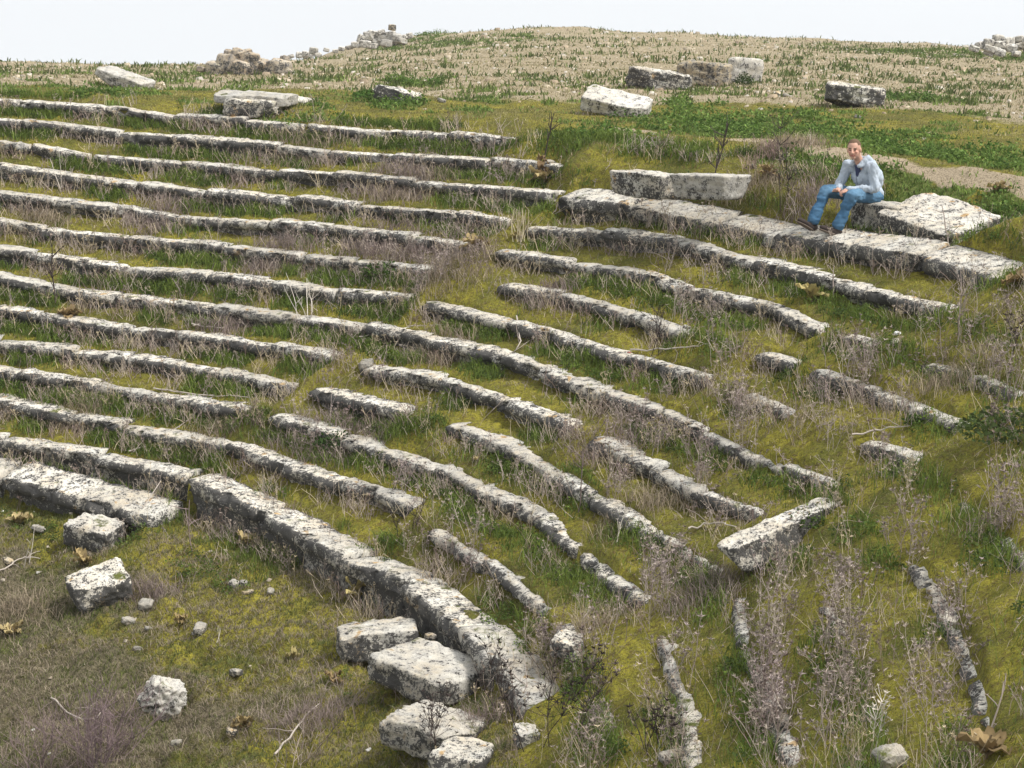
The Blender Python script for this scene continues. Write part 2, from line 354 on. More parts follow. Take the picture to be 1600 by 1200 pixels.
def dist_path(X, Y):
    best = np.full(X.shape, 1e9)
    for a, b in zip(PATH[:-1], PATH[1:]):
        ab = b - a; t = np.clip(((X - a[0]) * ab[0] + (Y - a[1]) * ab[1]) / (ab @ ab), 0, 1)
        best = np.minimum(best, np.hypot(X - a[0] - t * ab[0], Y - a[1] - t * ab[1]))
    return best
LUSH = [(1130, 190, 2.6), (1070, 170, 1.3), (1250, 205, 2.0), (1400, 235, 1.8), (1520, 235, 2.2), (1600, 262, 1.8), (560, 165, 1.1), (620, 160, .7), (930, 215, .8), (1000, 218, .9), (640, 132, 1.0),
        (1480, 85, 5), (1590, 92, 5), (720, 66, 5), (360, 116, 1.8), (500, 172, 1.0), (150, 145, .7), (640, 64, 3), (1440, 158, 1.2), (1340, 240, 1.2), (1590, 330, .8)]
LP = np.array([(*hit(a, b)[:2], s) for a, b, s in LUSH])
def zones(X, Y):
    th = np.arctan2(Y - CY, X - CX); r = np.hypot(X - CX, Y - CY)
    n = fbm(X * .25, Y * .25, 31, 3) - .5; n2 = fbm(X * .9, Y * .9, 37, 3) - .5
    edge0 = np.interp(th / D2, [30, 45, 60, 75, 90], [R1 + 3.8, R1 + 7.0, R1 + 5.5, R1 + 3.2, R1 + 1.6])
    dry = sstep(-1.5, 3.0, r - edge0 + n * 6)
    lush = np.zeros_like(X)
    for x, y, s in LP: lush = np.maximum(lush, 1.25 - np.hypot((X - x), (Y - y) * .75) / s)
    lush = np.clip(lush * .85 + n2 * 2.0 + (fbm(X * 2.6, Y * 2.6, 39, 3) - .5) * 3.6 - .42, 0, 1) * (r > R1 - .3)
    lush = np.maximum(lush, sstep(.17, .25, n2) * dry * .45)
    bare = .8 - .8 * sstep(.08, .36, dist_path(X, Y) + n2 * .9 + (fbm(X * 4, Y * 4, 40, 2) - .5) * .35)
    # darker, grazed earth on the orchestra slope
    soil = sstep(-.2, 3.0, row_r(14, th) + .4 - r + n2 * 4) * sstep(2 * D2, 14 * D2, th) * .72
    return dry, lush, bare, soil
# ---------------------------------------------------------------- ground sheet
def build_ground():
    th = np.concatenate([np.arange(-75, -34, 1.5), np.arange(-34, 104, .2), np.arange(104, 150, 1.5)]) * D2
    r = np.concatenate([np.arange(2, 7, .25), np.arange(7, R1 + 1.0, .034)])
    g = r[-1]
    while g < 1500: g += max(.06, (g - R1) * .022); r = np.append(r, g)
    T, R = np.meshgrid(th, r, indexing='ij'); X = CX + R * np.cos(T); Y = CY + R * np.sin(T)
    Z = terrain(X, Y); nt_, nr = T.shape
    idx = np.arange(nt_ * nr).reshape(nt_, nr)
    F = np.stack([idx[:-1, :-1], idx[:-1, 1:], idx[1:, 1:], idx[1:, :-1]], -1).reshape(-1, 4)[:, ::-1]
    a, b, c, s = zones(X, Y)
    zc = np.stack([a, b, c, np.ones_like(a)], -1).reshape(-1, 4)
    me = mesh_np('ground', np.stack([X, Y, Z], -1).reshape(-1, 3), F, M_GROUND, {'zone': zc, 'soil': s.ravel()})
    link('ground', me, kind='structure')
    return T.shape
print('ground', build_ground())
# ---------------------------------------------------------------- seat blocks
def block_mesh(k, ta, tb, prof, seed, step=.07, chip=.022, tilt=(0, 0, 0), side_of=None, flat=1.0):
    """one block whose cross section follows prof (du, dz) from front foot over the nose and the top to the back foot"""
    rng = random.Random(seed)
    tm = (ta + tb) / 2; L = (tb - ta) * row_r(k, tm); n = max(5, int(L / step)); P = []
    th = np.linspace(ta, tb, n + 1)
    pr = []                                     # refine the section
    for (a, b) in zip(prof[:-1], prof[1:]):
        m = max(1, int(math.hypot(b[0] - a[0], b[1] - a[1]) / (step * .75)))
        for i in range(m): pr.append((a[0] + (b[0] - a[0]) * i / m, a[1] + (b[1] - a[1]) * i / m))
    pr.append(prof[-1]); pr = np.array(pr); m = len(pr)
    rk = row_r(k, th); zk = row_z(k, th)
    zl = np.linspace(zk[0], zk[-1], n + 1) * .85 + zk * .15
    xa, ya, xb, yb = rk[0] * math.cos(ta), rk[0] * math.sin(ta), rk[-1] * math.cos(tb), rk[-1] * math.sin(tb); tt = np.linspace(0, 1, n + 1)
    rl = np.hypot(xa + (xb - xa) * tt, ya + (yb - ya) * tt) * .85 + rk * .15
    U = rl[:, None] + pr[None, :, 0] + tilt[0]; Z = zl[:, None] + pr[None, :, 1] + tilt[1] + tilt[2] * np.linspace(-1, 1, n + 1)[:, None]
    A = np.repeat(th[:, None], m, 1)
    V = np.stack([CX + U * np.cos(A), CY + U * np.sin(A), Z], -1).reshape(-1, 3)
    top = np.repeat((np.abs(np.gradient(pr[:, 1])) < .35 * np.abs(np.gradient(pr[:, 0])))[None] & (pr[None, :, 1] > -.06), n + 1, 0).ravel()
    # wear: worn ends, chipped nose, pitted faces
    c = V.mean(0)
    d1 = v3noise(V * 3.1 + seed) - .5; d2 = v3noise(V * 9.3 + seed * 2) - .5; d3 = v3noise(V * 24 + seed * 3) - .5; d4 = .5 - np.abs(v3noise(V * 13 + seed * 5) - .5) * 4
    rdir = np.stack([np.cos(A.ravel()), np.sin(A.ravel()), 0 * A.ravel()], -1)
    nose = np.exp(-((np.tile(pr[:, 0], n + 1)) ** 2) / .01) * (np.tile(pr[:, 1], n + 1) > -.16)
    e = np.minimum(np.arange(n + 1), n - np.arange(n + 1)) * L / n; e = np.repeat(np.exp(-e / .05), m)
    V += rdir * (d1 * chip * 1.2 + d2 * chip * 1.6 + d3 * chip * 1.2 - d4 * chip * .55 + nose * np.clip(d2 * 1.2 + d3 * .6 - .16, 0, 1) * .26 + nose * np.clip(d1 - .22, 0, 1) * .5)[:, None]
    V[:, 2] += d1 * chip * .9 + d2 * chip * .9 + d3 * chip * .6 - nose * np.clip(d2 + d1, 0, 1) * .06 - e * .006 * (np.tile(pr[:, 1], n + 1) > -.1)
    idx = np.arange((n + 1) * m).reshape(n + 1, m)
    F = np.stack([idx[:-1, :-1], idx[:-1, 1:], idx[1:, 1:], idx[1:, :-1]], -1).reshape(-1, 4)
    # end caps (fan on extra centre vertices)
    ce = np.array([V[idx[0]].mean(0), V[idx[-1]].mean(0)]); nv = len(V); V = np.vstack([V, ce])
    t1 = np.stack([idx[0, 1:], idx[0, :-1], np.full(m - 1, nv)], -1); t2 = np.stack([idx[-1, :-1], idx[-1, 1:], np.full(m - 1, nv + 1)], -1)
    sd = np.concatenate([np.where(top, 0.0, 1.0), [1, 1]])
    V -= c
    return V, [F, np.vstack([t1, t2])], sd, c
PROF = [(.14, -.46), (.13, -.30), (.115, -.20), (.08, -.135), (.008, -.11), (-.002, -.055), (.018, -.02), (.12, .008), (.34, .018), (.36, -.10), (.36, -.40)]
PROF3 = [(.16, -.46), (.14, -.30), (.12, -.22), (.07, -.15), (.004, -.13), (-.004, -.02), (.015, .01), (.2, .07), (.52, .15), (.55, .05), (.55, -.44)]
PROFW = [(.13, -.56), (.12, -.36), (.10, -.25), (.06, -.175), (.004, -.15), (-.004, -.03), (.015, 0), (.2, .01), (.50, .0), (.53, -.05), (.53, -.44)]
BLOCKS = 0
def tone(i): return ['weathered', 'pale', 'lichen-spotted', 'pitted', 'worn'][i % 5]
for k in range(1, NR + 1):
    segs = sorted(SEG[k], key=lambda s: -s[1]); j = 0
    for si, (a, b) in enumerate(segs):
        if k == 14: continue
        L = (b - a) * tier_r(k); n = max(1, round(L / 1.35)); rng = random.Random(k * 100 + si)
        cuts = [0] + sorted((i + rng.uniform(-.28, .28)) / n for i in range(1, n)) + [1]
        for i in range(n):
            j += 1; g = .012 / tier_r(k) * rng.uniform(.5, 3.5)
            t1 = b - (b - a) * cuts[i] - g; t0 = b - (b - a) * cuts[i + 1] + g
            prof = PROF
            if k == 13 and b < .95: prof = PROFW
            if k == 3 and b < 48.7 * D2: prof = PROF3
            bury = -.032 * float(np.interp((t0 + t1) / 2 / D2, [8, 30], [1, 0])) * (k not in (3, 13)) 
            V, F, sd, c = block_mesh(k, t0, t1, prof, k * 31 + j * 7, step=.055, chip=float(np.interp((t0 + t1) / 2 / D2, [5, 35], [.013, .021])), tilt=(rng.uniform(-.035, .03), rng.uniform(-.035, .008) + bury, rng.uniform(-.022, .022)))
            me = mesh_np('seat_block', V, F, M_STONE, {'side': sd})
            wd = '' if prof is PROF else 'broad '
            link('seat_block', me, f"{wd}limestone seat block, {ordn(j)} from the left in the {ordn(k)} tier down from the top", 'stone block', 'stone seat blocks along the curved tiers', loc=c); BLOCKS += 1
print('blocks', BLOCKS)
# ---------------------------------------------------------------- boulders and tumbled blocks
def cube_grid(n):
    g = np.linspace(-1, 1, n + 1); key = {}; V = []; F = []
    def vid(p):
        q = tuple(np.round(p, 5))
        if q not in key: key[q] = len(V); V.append(p)
        return key[q]
    for ax in range(3):
        for s in (-1, 1):
            for i in range(n):
                for j in range(n):
                    q = []
                    for (a, b) in ((i, j), (i + 1, j), (i + 1, j + 1), (i, j + 1)):
                        p = [0, 0, 0]; p[ax] = s; p[(ax + 1) % 3] = g[a]; p[(ax + 2) % 3] = g[b]; q.append(vid(p))
                    F.append(q if s > 0 else q[::-1])
    return np.array(V, float), np.array(F)
CG = {n: cube_grid(n) for n in (6, 12, 22)}
def rock(dims, seed, sharp=9.0, cuts=3, rough=.05, n=12, rot=None, taper=(0, 0), shear=0):
    rng = np.random.default_rng(seed); V, F = CG[n]; V = V.copy()
    V = V / (np.sum(np.abs(V) ** sharp, 1) ** (1 / sharp))[:, None]
    for i in range(cuts):
        nn = rng.normal(size=3); nn /= np.linalg.norm(nn); lim = rng.uniform(.78, 1.05) * np.abs(nn).sum() ** .6
        d = V @ nn - lim; V -= np.clip(d, 0, None)[:, None] * nn
    V[:, 0] *= 1 + taper[0] * V[:, 2]; V[:, 1] *= 1 + taper[1] * V[:, 2]; V[:, 0] += shear * V[:, 1]
    dims = np.array(dims); V = V * dims / 2
    nr = V / (dims / 2); nr /= np.linalg.norm(nr, axis=1)[:, None]
    s = float(dims.mean())
    a = v3noise(V / s * 3 + seed * 1.7) - .5; b = v3noise(V / s * 9 + seed) - .5; c = v3noise(V / s * 24 + seed) - .5
    g_ = .5 - np.abs(v3noise(V / s * 6 + seed * 2.3) - .5) * 4
    V += nr * ((a * 1.6 + b * 1.2 + c * .9 - g_ * .45) * rough * s)[:, None]
    if rot is not None: V = V @ np.array(Euler(rot).to_matrix()).T
    # outward normals for the side mask of lichen and painted shade
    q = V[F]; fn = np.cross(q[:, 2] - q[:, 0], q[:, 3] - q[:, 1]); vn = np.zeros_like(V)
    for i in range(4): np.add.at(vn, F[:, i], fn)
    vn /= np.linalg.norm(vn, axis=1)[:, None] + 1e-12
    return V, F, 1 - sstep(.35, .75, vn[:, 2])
def put_rock(name, label, cat, px, py, dims, rot=(0, 0, 0), sink=.25, seed=1, mat=None, group=None, depth=None, n=12, lift=0, **kw):
    p = hit(px, py) if depth is None else at(px, py, depth)
    V, F, sd = rock(dims, seed, rot=rot, n=n, **kw)
    z = p[2] - V[:, 2].min() - sink * dims[2] + lift
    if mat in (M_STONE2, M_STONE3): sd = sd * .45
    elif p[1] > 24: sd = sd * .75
    if dims[0] > .3: SKIRT.append((p[0], p[1], dims[0] / 2, dims[1] / 2, rot[2]))
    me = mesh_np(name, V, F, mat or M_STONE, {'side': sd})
    return link(name, me, label, cat, group, loc=(p[0], p[1], z))
SKIRT = []
T14 = 'tumbled podium blocks below the tiers'
put_rock('stone_slab', 'white tilted limestone slab with a smooth bright face lying alone on the turf above the tiers', 'stone slab', 962, 180, (1.10, .60, .26), (rad(22), rad(9), rad(-14)), .38, 3, M_STONE2, sharp=12, cuts=1, rough=.03, n=22)
put_rock('stone_block', 'long low grey stone lying in front of the ochre pitted block', 'stone block', 1030, 138, (1.25, .5, .36), (0, rad(6), rad(-8)), .2, 5, M_STONE, rough=.06, n=22)
put_rock('stone_block', 'ochre pitted square stone block beside the white upright block', 'stone block', 1098, 135, (1.1, .7, .50), (0, rad(3), rad(-10)), .08, 6, M_STONE3, rough=.05, n=22, sharp=14)
put_rock('stone_block', 'white rounded upright stone block behind a small green bush', 'stone block', 1163, 131, (.78, .6, .62), (0, 0, rad(-5)), .1, 7, M_STONE2, rough=.025, sharp=7, cuts=0, n=22, taper=(.06, 0))
put_rock('stone_block', 'grey oblong stone block lying alone on the turf to the right of the upright block', 'stone block', 1334, 166, (1.0, .6, .36), (rad(3), rad(4), rad(-6)), .1, 9, M_STONE, rough=.04, n=22)
put_rock('stone_slab', 'low pale slab half sunk in the turf at the far left of the plateau', 'stone slab', 195, 138, (1.05, .6, .26), (rad(6), rad(14), rad(-16)), .3, 10, M_STONE2, rough=.04, n=22)
put_rock('stone_slab', 'thick overhanging slab propped behind the top tier', 'stone slab', 400, 172, (1.25, .8, .20), (rad(2), 0, rad(-8)), .0, 11, M_STONE2, rough=.035, sharp=13, lift=.06, n=22)
put_rock('stone_block', 'broken footing stone under the overhanging slab', 'stone block', 395, 181, (.85, .5, .26), (0, 0, rad(-10)), .15, 12, M_STONE, rough=.08, n=12)
put_rock('stone_slab', 'thin pale slab lying flat behind the overhanging slab', 'stone slab', 440, 160, (1.1, .5, .12), (rad(2), rad(2), rad(-8)), .1, 13, M_STONE2, rough=.03, n=12)
put_rock('stone_block', 'small grey stone in green weeds on the plateau, right of the overhanging slab', 'stone block', 622, 160, (.78, .4, .24), (0, rad(8), rad(-8)), .25, 14, M_STONE, rough=.06, n=12)
# the two stones beside the seated man
Q2 = hit(1445, 350)
# ---------------------------------------------------------------- row 14, the podium
for i, (a, b, sk) in enumerate([((-150, 722), (-5, 742), 0), ((2, 744), (128, 772), 0), ((118, 768), (238, 800), .03)]):
    q0 = pix_on_tier(14, *a); q1 = pix_on_tier(14, *b)
    V, F, sd, c = block_mesh(14, q1[0] + .002, q0[0] - .002, PROF3, 900 + i, chip=.03, tilt=(0, -sk - .03, .012))
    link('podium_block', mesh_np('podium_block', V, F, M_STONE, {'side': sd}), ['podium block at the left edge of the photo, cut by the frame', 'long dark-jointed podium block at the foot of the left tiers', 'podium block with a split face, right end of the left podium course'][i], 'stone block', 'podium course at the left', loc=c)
put_rock('fallen_block', 'squarish fallen block just below the right end of the left podium course', 'stone block', 147, 858, (.60, .5, .36), (rad(8), rad(6), rad(-18)), .15, 21, M_STONE, T14, rough=.05, n=22)
put_rock('fallen_block', 'tilted fallen block with a pale top, third stone down the orchestra slope at the left', 'stone block', 157, 948, (.62, .46, .40), (rad(20), rad(-16), rad(28)), .26, 22, M_STONE, T14, rough=.04, n=22, taper=(.1, .1))
put_rock('boulder', 'craggy white boulder standing alone low on the orchestra slope', 'boulder', 254, 1120, (.38, .30, .36), (rad(12), rad(24), rad(30)), .15, 23, M_STONE2, rough=.085, n=22, cuts=7, sharp=5)
put_rock('fallen_block', 'pale block with its end tucked under the broad curved tier', 'stone block', 590, 1022, (.80, .55, .30), (rad(-4), rad(-6), rad(12)), .22, 24, M_STONE, T14, rough=.04, n=22)
put_rock('fallen_block', 'wide mossy block with a small stone on top, below the end of the broad tier', 'stone block', 672, 1070, (1.0, .78, .28), (rad(2), rad(3), rad(-38)), .2, 25, M_STONE, T14, rough=.035, n=22)
put_rock('fallen_block', 'large mossy block at the bottom of the picture behind a dark dead weed', 'stone block', 682, 1168, (.76, .74, .28), (rad(-3), rad(4), rad(-30)), .2, 26, M_STONE, T14, rough=.05, n=22)
put_rock('fallen_block', 'block cut off by the bottom edge of the photo below the large mossy block', 'stone block', 725, 1222, (.46, .5, .3), (0, 0, rad(-25)), .1, 27, M_STONE, T14, rough=.05, n=12)
put_rock('stone_slab', 'long narrow slab laid across the tiers, pointing up the slope at the right', 'stone slab', 1222, 868, (1.34, .28, .27), (rad(-4), rad(-13), rad(36)), .30, 28, M_STONE, rough=.035, n=22, sharp=12, cuts=1)
put_rock('stone_block', 'short thick block alone between the lower tiers among dry weeds', 'stone block', 903, 1020, (.46, .36, .16), (0, rad(3), rad(-12)), .3, 29, M_STONE, rough=.05, n=12)
put_rock('stone_block', 'small pale block by the tall dark weed at the bottom', 'stone block', 822, 1158, (.18, .24, .14), (rad(5), 0, rad(15)), .4, 30, M_STONE, rough=.06, n=12)
put_rock('pebble', 'small ochre stone lying on the wide mossy block', 'stone', 670, 1045, (.11, .08, .05), (0, 0, .4), 0, 31, M_STONE3, lift=.30, n=6)
SM = [(228, 950, .19, 'round white stone with a dark notch on the orchestra slope', M_PLAIN), (312, 990, .20, 'flat grey stone slanting in the orchestra grass', M_PLAIN), (366, 916, .12, 'small grey pebble left of the greenish pebble', M_PLAIN),
      (381, 914, .13, 'rounded greenish pebble on the orchestra slope', M_PLAIN), (388, 928, .13, 'cream flat stone just below the greenish pebble', M_STONE3), (369, 1058, .15, 'pale wedge stone in the middle of the orchestra slope', M_PLAIN),
      (342, 844, .13, 'reddish stone under the broad tier', M_STONE3), (423, 926, .11, 'thin pale stone splinter right of the cream stone', M_PLAIN), (215, 1018, .10, 'small white pebble above the craggy boulder', M_PLAIN),
      (60, 832, .18, 'grey stone at the foot of the left podium course', M_PLAIN), (12, 880, .14, 'tan stone at the left edge under the podium', M_STONE3), (362, 1148, .14, 'yellowish stone near the bottom, beneath pale leaves', M_STONE3),
      (275, 1165, .11, 'brown pebble below and right of the craggy boulder', M_PLAIN), (200, 975, .15, 'flat light stone below the tilted fallen block', M_PLAIN), (232, 985, .09, 'brown pebble beside the flat light stone', M_PLAIN),
      (1085, 524, .10, 'white pebble on the moss in the middle tiers', M_PLAIN), (1400, 540, .16, 'pale stone poking from the moss below the litter scrap', M_PLAIN), (1073, 520, .10, 'pale pebble left of its white neighbour on the moss', M_PLAIN),
      (572, 578, .26, 'narrow pale stone at the left end of a short middle tier', M_PLAIN), (855, 302, .14, 'little white stone at the end of the third tier', M_PLAIN), (690, 160, .15, 'flat white stone on the turf above the top tier', M_PLAIN), (857, 268, .2, 'broken end stone at the mullein on the second tier', M_PLAIN),
      (1176, 262, .09, 'small pale stone left of the dark bare weed', M_PLAIN), (1216, 150, .15, 'tan stone between the upright block and the oblong block', M_STONE3), (1228, 152, .12, 'small dark-holed stone just left of the oblong block', M_PLAIN),
      (1340, 185, .11, 'white pebble in the green weeds below the oblong block', M_PLAIN), (1228, 860, .1, 'white chip below the long narrow slab', M_PLAIN), (1390, 1195, .2, 'pale stone at the bottom edge among dead stalks', M_PLAIN), (1050, 1188, .2, 'stone end at the bottom edge between mossy tiers', M_PLAIN), (935, 925, .08, 'dark reddish clod by the eleventh tier', M_STONE3)]
for i, (x, y, s, lb, mt) in enumerate(SM):
    rg = random.Random(i); put_rock('pebble' if s < .15 else 'stone', lb, 'stone', x, y, (s, s * rg.uniform(.6, .9), s * rg.uniform(.35, .6)), (rg.uniform(-.3, .3), rg.uniform(-.3, .3), rg.uniform(0, 3)), .3, 40 + i, mt, rough=.07, sharp=3.2, cuts=5, n=12)
# rubble heaps on the skyline: every boulder by its own
def heap(specs, group, what, d, seed0, mat=M_RUBBLE):
    for i, (x, y, wpx, hpx) in enumerate(specs):
        s = d / FPX; rg = random.Random(seed0 + i)
        V, F, sd = rock((wpx * s * 1.12, wpx * s * rg.uniform(.7, 1), hpx * s * 1.15), seed0 + i, rot=(rg.uniform(-.25, .25), rg.uniform(-.35, .35), rg.uniform(-.5, .5)), sharp=6, cuts=9, rough=.05, n=12)
        p = at(x, y, d + rg.uniform(-.3, .3) - (y - specs[0][1]) * s * .2)
        sz = ['large', 'middling', 'small'][0 if wpx > 30 else 1 if wpx > 17 else 2]
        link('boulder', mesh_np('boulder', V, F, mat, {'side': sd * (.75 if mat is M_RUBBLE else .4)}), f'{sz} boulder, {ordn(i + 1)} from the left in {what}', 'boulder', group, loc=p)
heap(sorted([(385, 100, 46, 30), (358, 102, 34, 28), (340, 108, 28, 22), (366, 86, 28, 14), (352, 92, 22, 12), (382, 84, 22, 10), (395, 92, 18, 16), (406, 104, 26, 20), (420, 110, 26, 18), (437, 108, 30, 26), (446, 102, 12, 26), (330, 110, 14, 10), (372, 80, 16, 8), (428, 100, 20, 10), (314, 108, 12, 8), (436, 98, 14, 8), (402, 114, 22, 9), (448, 114, 18, 14), (376, 108, 24, 22)]), 'boulder heap on the near skyline', 'the near skyline heap', 48, 200)
heap(sorted([(566, 62, 14, 12), (576, 56, 14, 12), (571, 69, 16, 10), (588, 66, 16, 10), (590, 55, 12, 10), (599, 60, 14, 12), (610, 56, 16, 12), (604, 68, 16, 10), (620, 60, 14, 12), (628, 64, 14, 8), (614, 67, 14, 8), (580, 48 + 3, 10, 6), (596, 50, 10, 6), (640, 56, 10, 8), (556, 70, 12, 8), (546, 74, 10, 6), (534, 76, 9, 6), (583, 72, 14, 8), (630, 58, 10, 6)]), 'far rubble heap left of the hilltop', 'the far heap left of the hilltop', 84, 260, M_STONE2)
heap([(613, 43, 10, 8)], 'far rubble heap left of the hilltop', 'the far heap, round, brown, on top', 84, 290, M_STONE3)
heap(sorted([(468, 86, 10, 8), (478, 84, 10, 7), (490, 80, 12, 10), (478, 90, 8, 6), (497, 86, 10, 6), (510, 78, 8, 5), (524, 80, 8, 5), (455, 88, 8, 5), (486, 88, 7, 6)]), 'stones along the far ridge', 'the far ridge scatter', 85, 300, M_STONE2)
heap(sorted([(1522, 76, 14, 8), (1532, 71, 14, 10), (1545, 66, 14, 9), (1546, 76, 16, 9), (1560, 60, 16, 10), (1562, 70, 18, 10), (1560, 81, 20, 10), (1576, 64, 16, 10), (1580, 75, 18, 10), (1592, 62, 14, 10), (1596, 72, 16, 10), (1606, 66, 16, 12), (1610, 78, 18, 12), (1545, 83, 14, 7), (1620, 70, 16, 14), (1588, 84, 12, 7)]), 'rubble heap on the skyline at the right', 'the right skyline rubble heap', 64, 330, M_STONE2)
# ---------------------------------------------------------------- plants: shared builders
def plant_mat(name, rough=.9, trans=0.0):
    m = NT(name); c = m.attr('col', 'Color'); n = m.noise(3.5, 3, .6)
    g = m.n('ShaderNodeNewGeometry'); rnd = g.outputs['Random Per Island']
    k = m.math('ADD', m.math('MULTIPLY', rnd, .55), .72)
    col = m.mix(1.0, c, m.ramp(k, (0.0, 0.0), (1.3 / 1.3, 1.0)), 'MULTIPLY')
    hsv = m.n('ShaderNodeHueSaturation'); m.l(c, hsv.inputs['Color']); m.l(k, hsv.inputs['Value']); m.base(hsv.outputs[0])
    m.b.inputs['Roughness'].default_value = rough; m.b.inputs['Specular IOR Level'].default_value = .12
    if trans:
        t = m.n('ShaderNodeBsdfTranslucent'); m.l(hsv.outputs[0], t.inputs[0]); mx = m.n('ShaderNodeMixShader'); mx.inputs[0].default_value = trans
        m.l(m.b.outputs[0], mx.inputs[1]); m.l(t.outputs[0], mx.inputs[2]); m.l(mx.outputs[0], m.out.inputs[0])
    return m.m
M_GRASS = plant_mat('living_leaf', .7, .30)
M_DEAD = plant_mat('dead_stalk')
M_LEAF = plant_mat('withered_leaf', .85, .2)
class Bag:
    """collects triangles and quads with a colour for each vertex"""
    def __init__(s): s.v = []; s.q = []; s.t = []; s.c = []; s.n = 0
    def add(s, v, q=None, t=None, c=(1, 1, 1)):
        v = np.asarray(v, float).reshape(-1, 3); s.v.append(v)
        c = np.asarray(c, float)
        if c.ndim == 1: c = np.tile(c[None], (len(v), 1))
        s.c.append(c)
        if q is not None and len(q): s.q.append(np.asarray(q).reshape(-1, 4) + s.n)
        if t is not None and len(t): s.t.append(np.asarray(t).reshape(-1, 3) + s.n)
        s.n += len(v)
    def mesh(s, name, mat):
        V = np.vstack(s.v); C = np.vstack(s.c); C = np.hstack([C, np.ones((len(C), 1))])
        F = []
        if s.q: F.append(np.vstack(s.q))
        if s.t: F.append(np.vstack(s.t))
        return mesh_np(name, V, F, mat, {'col': C}, smooth=False)
    def tube(s, P, r0, r1, c, sides=3):
        P = np.asarray(P, float); n = len(P); T = np.gradient(P, axis=0); T /= np.linalg.norm(T, axis=1)[:, None] + 1e-9
        a = np.cross(T, [.31, .17, .93]); a /= np.linalg.norm(a, axis=1)[:, None] + 1e-9; b = np.cross(T, a)
        R = np.linspace(r0, r1, n); ang = np.arange(sides) * 2 * math.pi / sides
        V = P[:, None] + R[:, None, None] * (a[:, None] * np.cos(ang)[None, :, None] + b[:, None] * np.sin(ang)[None, :, None])
        q = [[i * sides + j, i * sides + (j + 1) % sides, (i + 1) * sides + (j + 1) % sides, (i + 1) * sides + j] for i in range(n - 1) for j in range(sides)]
        s.add(V.reshape(-1, 3), q, None, c)
def wander(p, d, L, n, rg, wob=.12, up=0.0):
    P = [np.array(p, float)]; d = np.array(d, float); d /= np.linalg.norm(d)
    for i in range(n):
        d = d + rg.normal(size=3) * wob + np.array([0, 0, up]); d /= np.linalg.norm(d); P.append(P[-1] + d * L / n)
    return P, d
def spiky_head(b, p, s, col, rg, n=7):
    for i in range(n):
        d = rg.normal(size=3); d[2] = abs(d[2]) * .8 + .1; d /= np.linalg.norm(d); a = np.cross(d, rg.normal(size=3)); a /= np.linalg.norm(a)
        b.add([p - a * s * .16, p + a * s * .16, p + d * s * rg.uniform(.6, 1.2)], None, [[0, 1, 2]], col)
def dead_weed(b, base, H, rg, col=(.27, .22, .19), r=.0032, stems=1, br=6, head=.028, spread=.25, nh=7, wob=.10):
    base = np.asarray(base, float)
    for s in range(stems):
        h = H * rg.uniform(.6, 1.0) if stems > 1 else H
        d = np.array([rg.normal() * spread, rg.normal() * spread, 1.0])
        P, _ = wander(base + np.append(rg.normal(size=2) * .02 * min(stems, 4), 0), d, h, 6, rg, wob)
        cc = np.array(col) * rg.uniform(.75, 1.3); b.tube(P, r, r * .5, cc)
        for i in range(br):
            k = rg.integers(2, 6); dd = rg.normal(size=3); dd[2] = abs(dd[2]) + .5
            Q, _ = wander(P[k], dd, h * rg.uniform(.15, .38), 3, rg, .2, .08); b.tube(Q, r * .6, r * .35, cc)
            if head: spiky_head(b, Q[-1], head * rg.uniform(.7, 1.3), cc * rg.uniform(.8, 1.15), rg, nh)
        if head: spiky_head(b, P[-1], head * 1.2, cc, rg, nh + 2)
def leafy(b, base, R, H, n, col, rg, ls=.03, var=.35):
    t = rg.uniform(0, 2 * math.pi, n); rr = R * np.sqrt(rg.uniform(0, 1, n)); zz = H * rg.uniform(0.02, 1, n) ** .8 * (1 - .6 * (rr / R) ** 2)
    c = np.stack([rr * np.cos(t), rr * np.sin(t), zz], -1) + np.asarray(base)
    d = rg.normal(size=(n, 3)); d[:, 2] = np.abs(d[:, 2]) * .6; d /= np.linalg.norm(d, axis=1)[:, None]
    a = np.cross(d, rg.normal(size=(n, 3))); a /= np.linalg.norm(a, axis=1)[:, None]; s = ls * rg.uniform(.5, 1.4, n)[:, None]
    V = np.stack([c, c + d * s * .5 + a * s * .32, c + d * s, c + d * s * .5 - a * s * .32], 1).reshape(-1, 3)
    C = np.repeat(np.array(col)[None] * rg.uniform(1 - var, 1 + var, n)[:, None], 4, 0)
    b.add(V, np.arange(n * 4).reshape(-1, 4), None, C)
def curl_leaf(b, base, yaw, L, W, rg, col, lift=.5):
    n = 7; t = np.linspace(0, 1, n); el = lift - t * rg.uniform(.4, 1.5); x = np.cumsum(np.append(0, np.cos(el[:-1]) * L / n)); z = np.cumsum(np.append(0, np.sin(el[:-1]) * L / n))
    w_ = W * np.sin(np.pi * np.clip(t * .86 + .09, 0, 1)) ** .7; cup = rg.uniform(.1, .6); V = []
    for i in range(n):
        for s in (-1, -.5, 0, .5, 1):
            V.append([x[i], s * w_[i] + rg.normal() * .004, z[i] + abs(s) ** 1.5 * w_[i] * cup + rg.normal() * .007 + .02 * math.sin(i * 2.1 + s * 3)])
    V = np.array(V); c, s_ = math.cos(yaw), math.sin(yaw); V = np.stack([V[:, 0] * c - V[:, 1] * s_, V[:, 0] * s_ + V[:, 1] * c, V[:, 2]], -1) + np.asarray(base)
    q = [[i * 5 + j, i * 5 + j + 1, (i + 1) * 5 + j + 1, (i + 1) * 5 + j] for i in range(n - 1) for j in range(4)]
    C = np.tile(np.array(col) * rg.uniform(.7, 1.2), (len(V), 1)) * rg.uniform(.85, 1.15, (len(V), 1)); b.add(V, q, None, C)
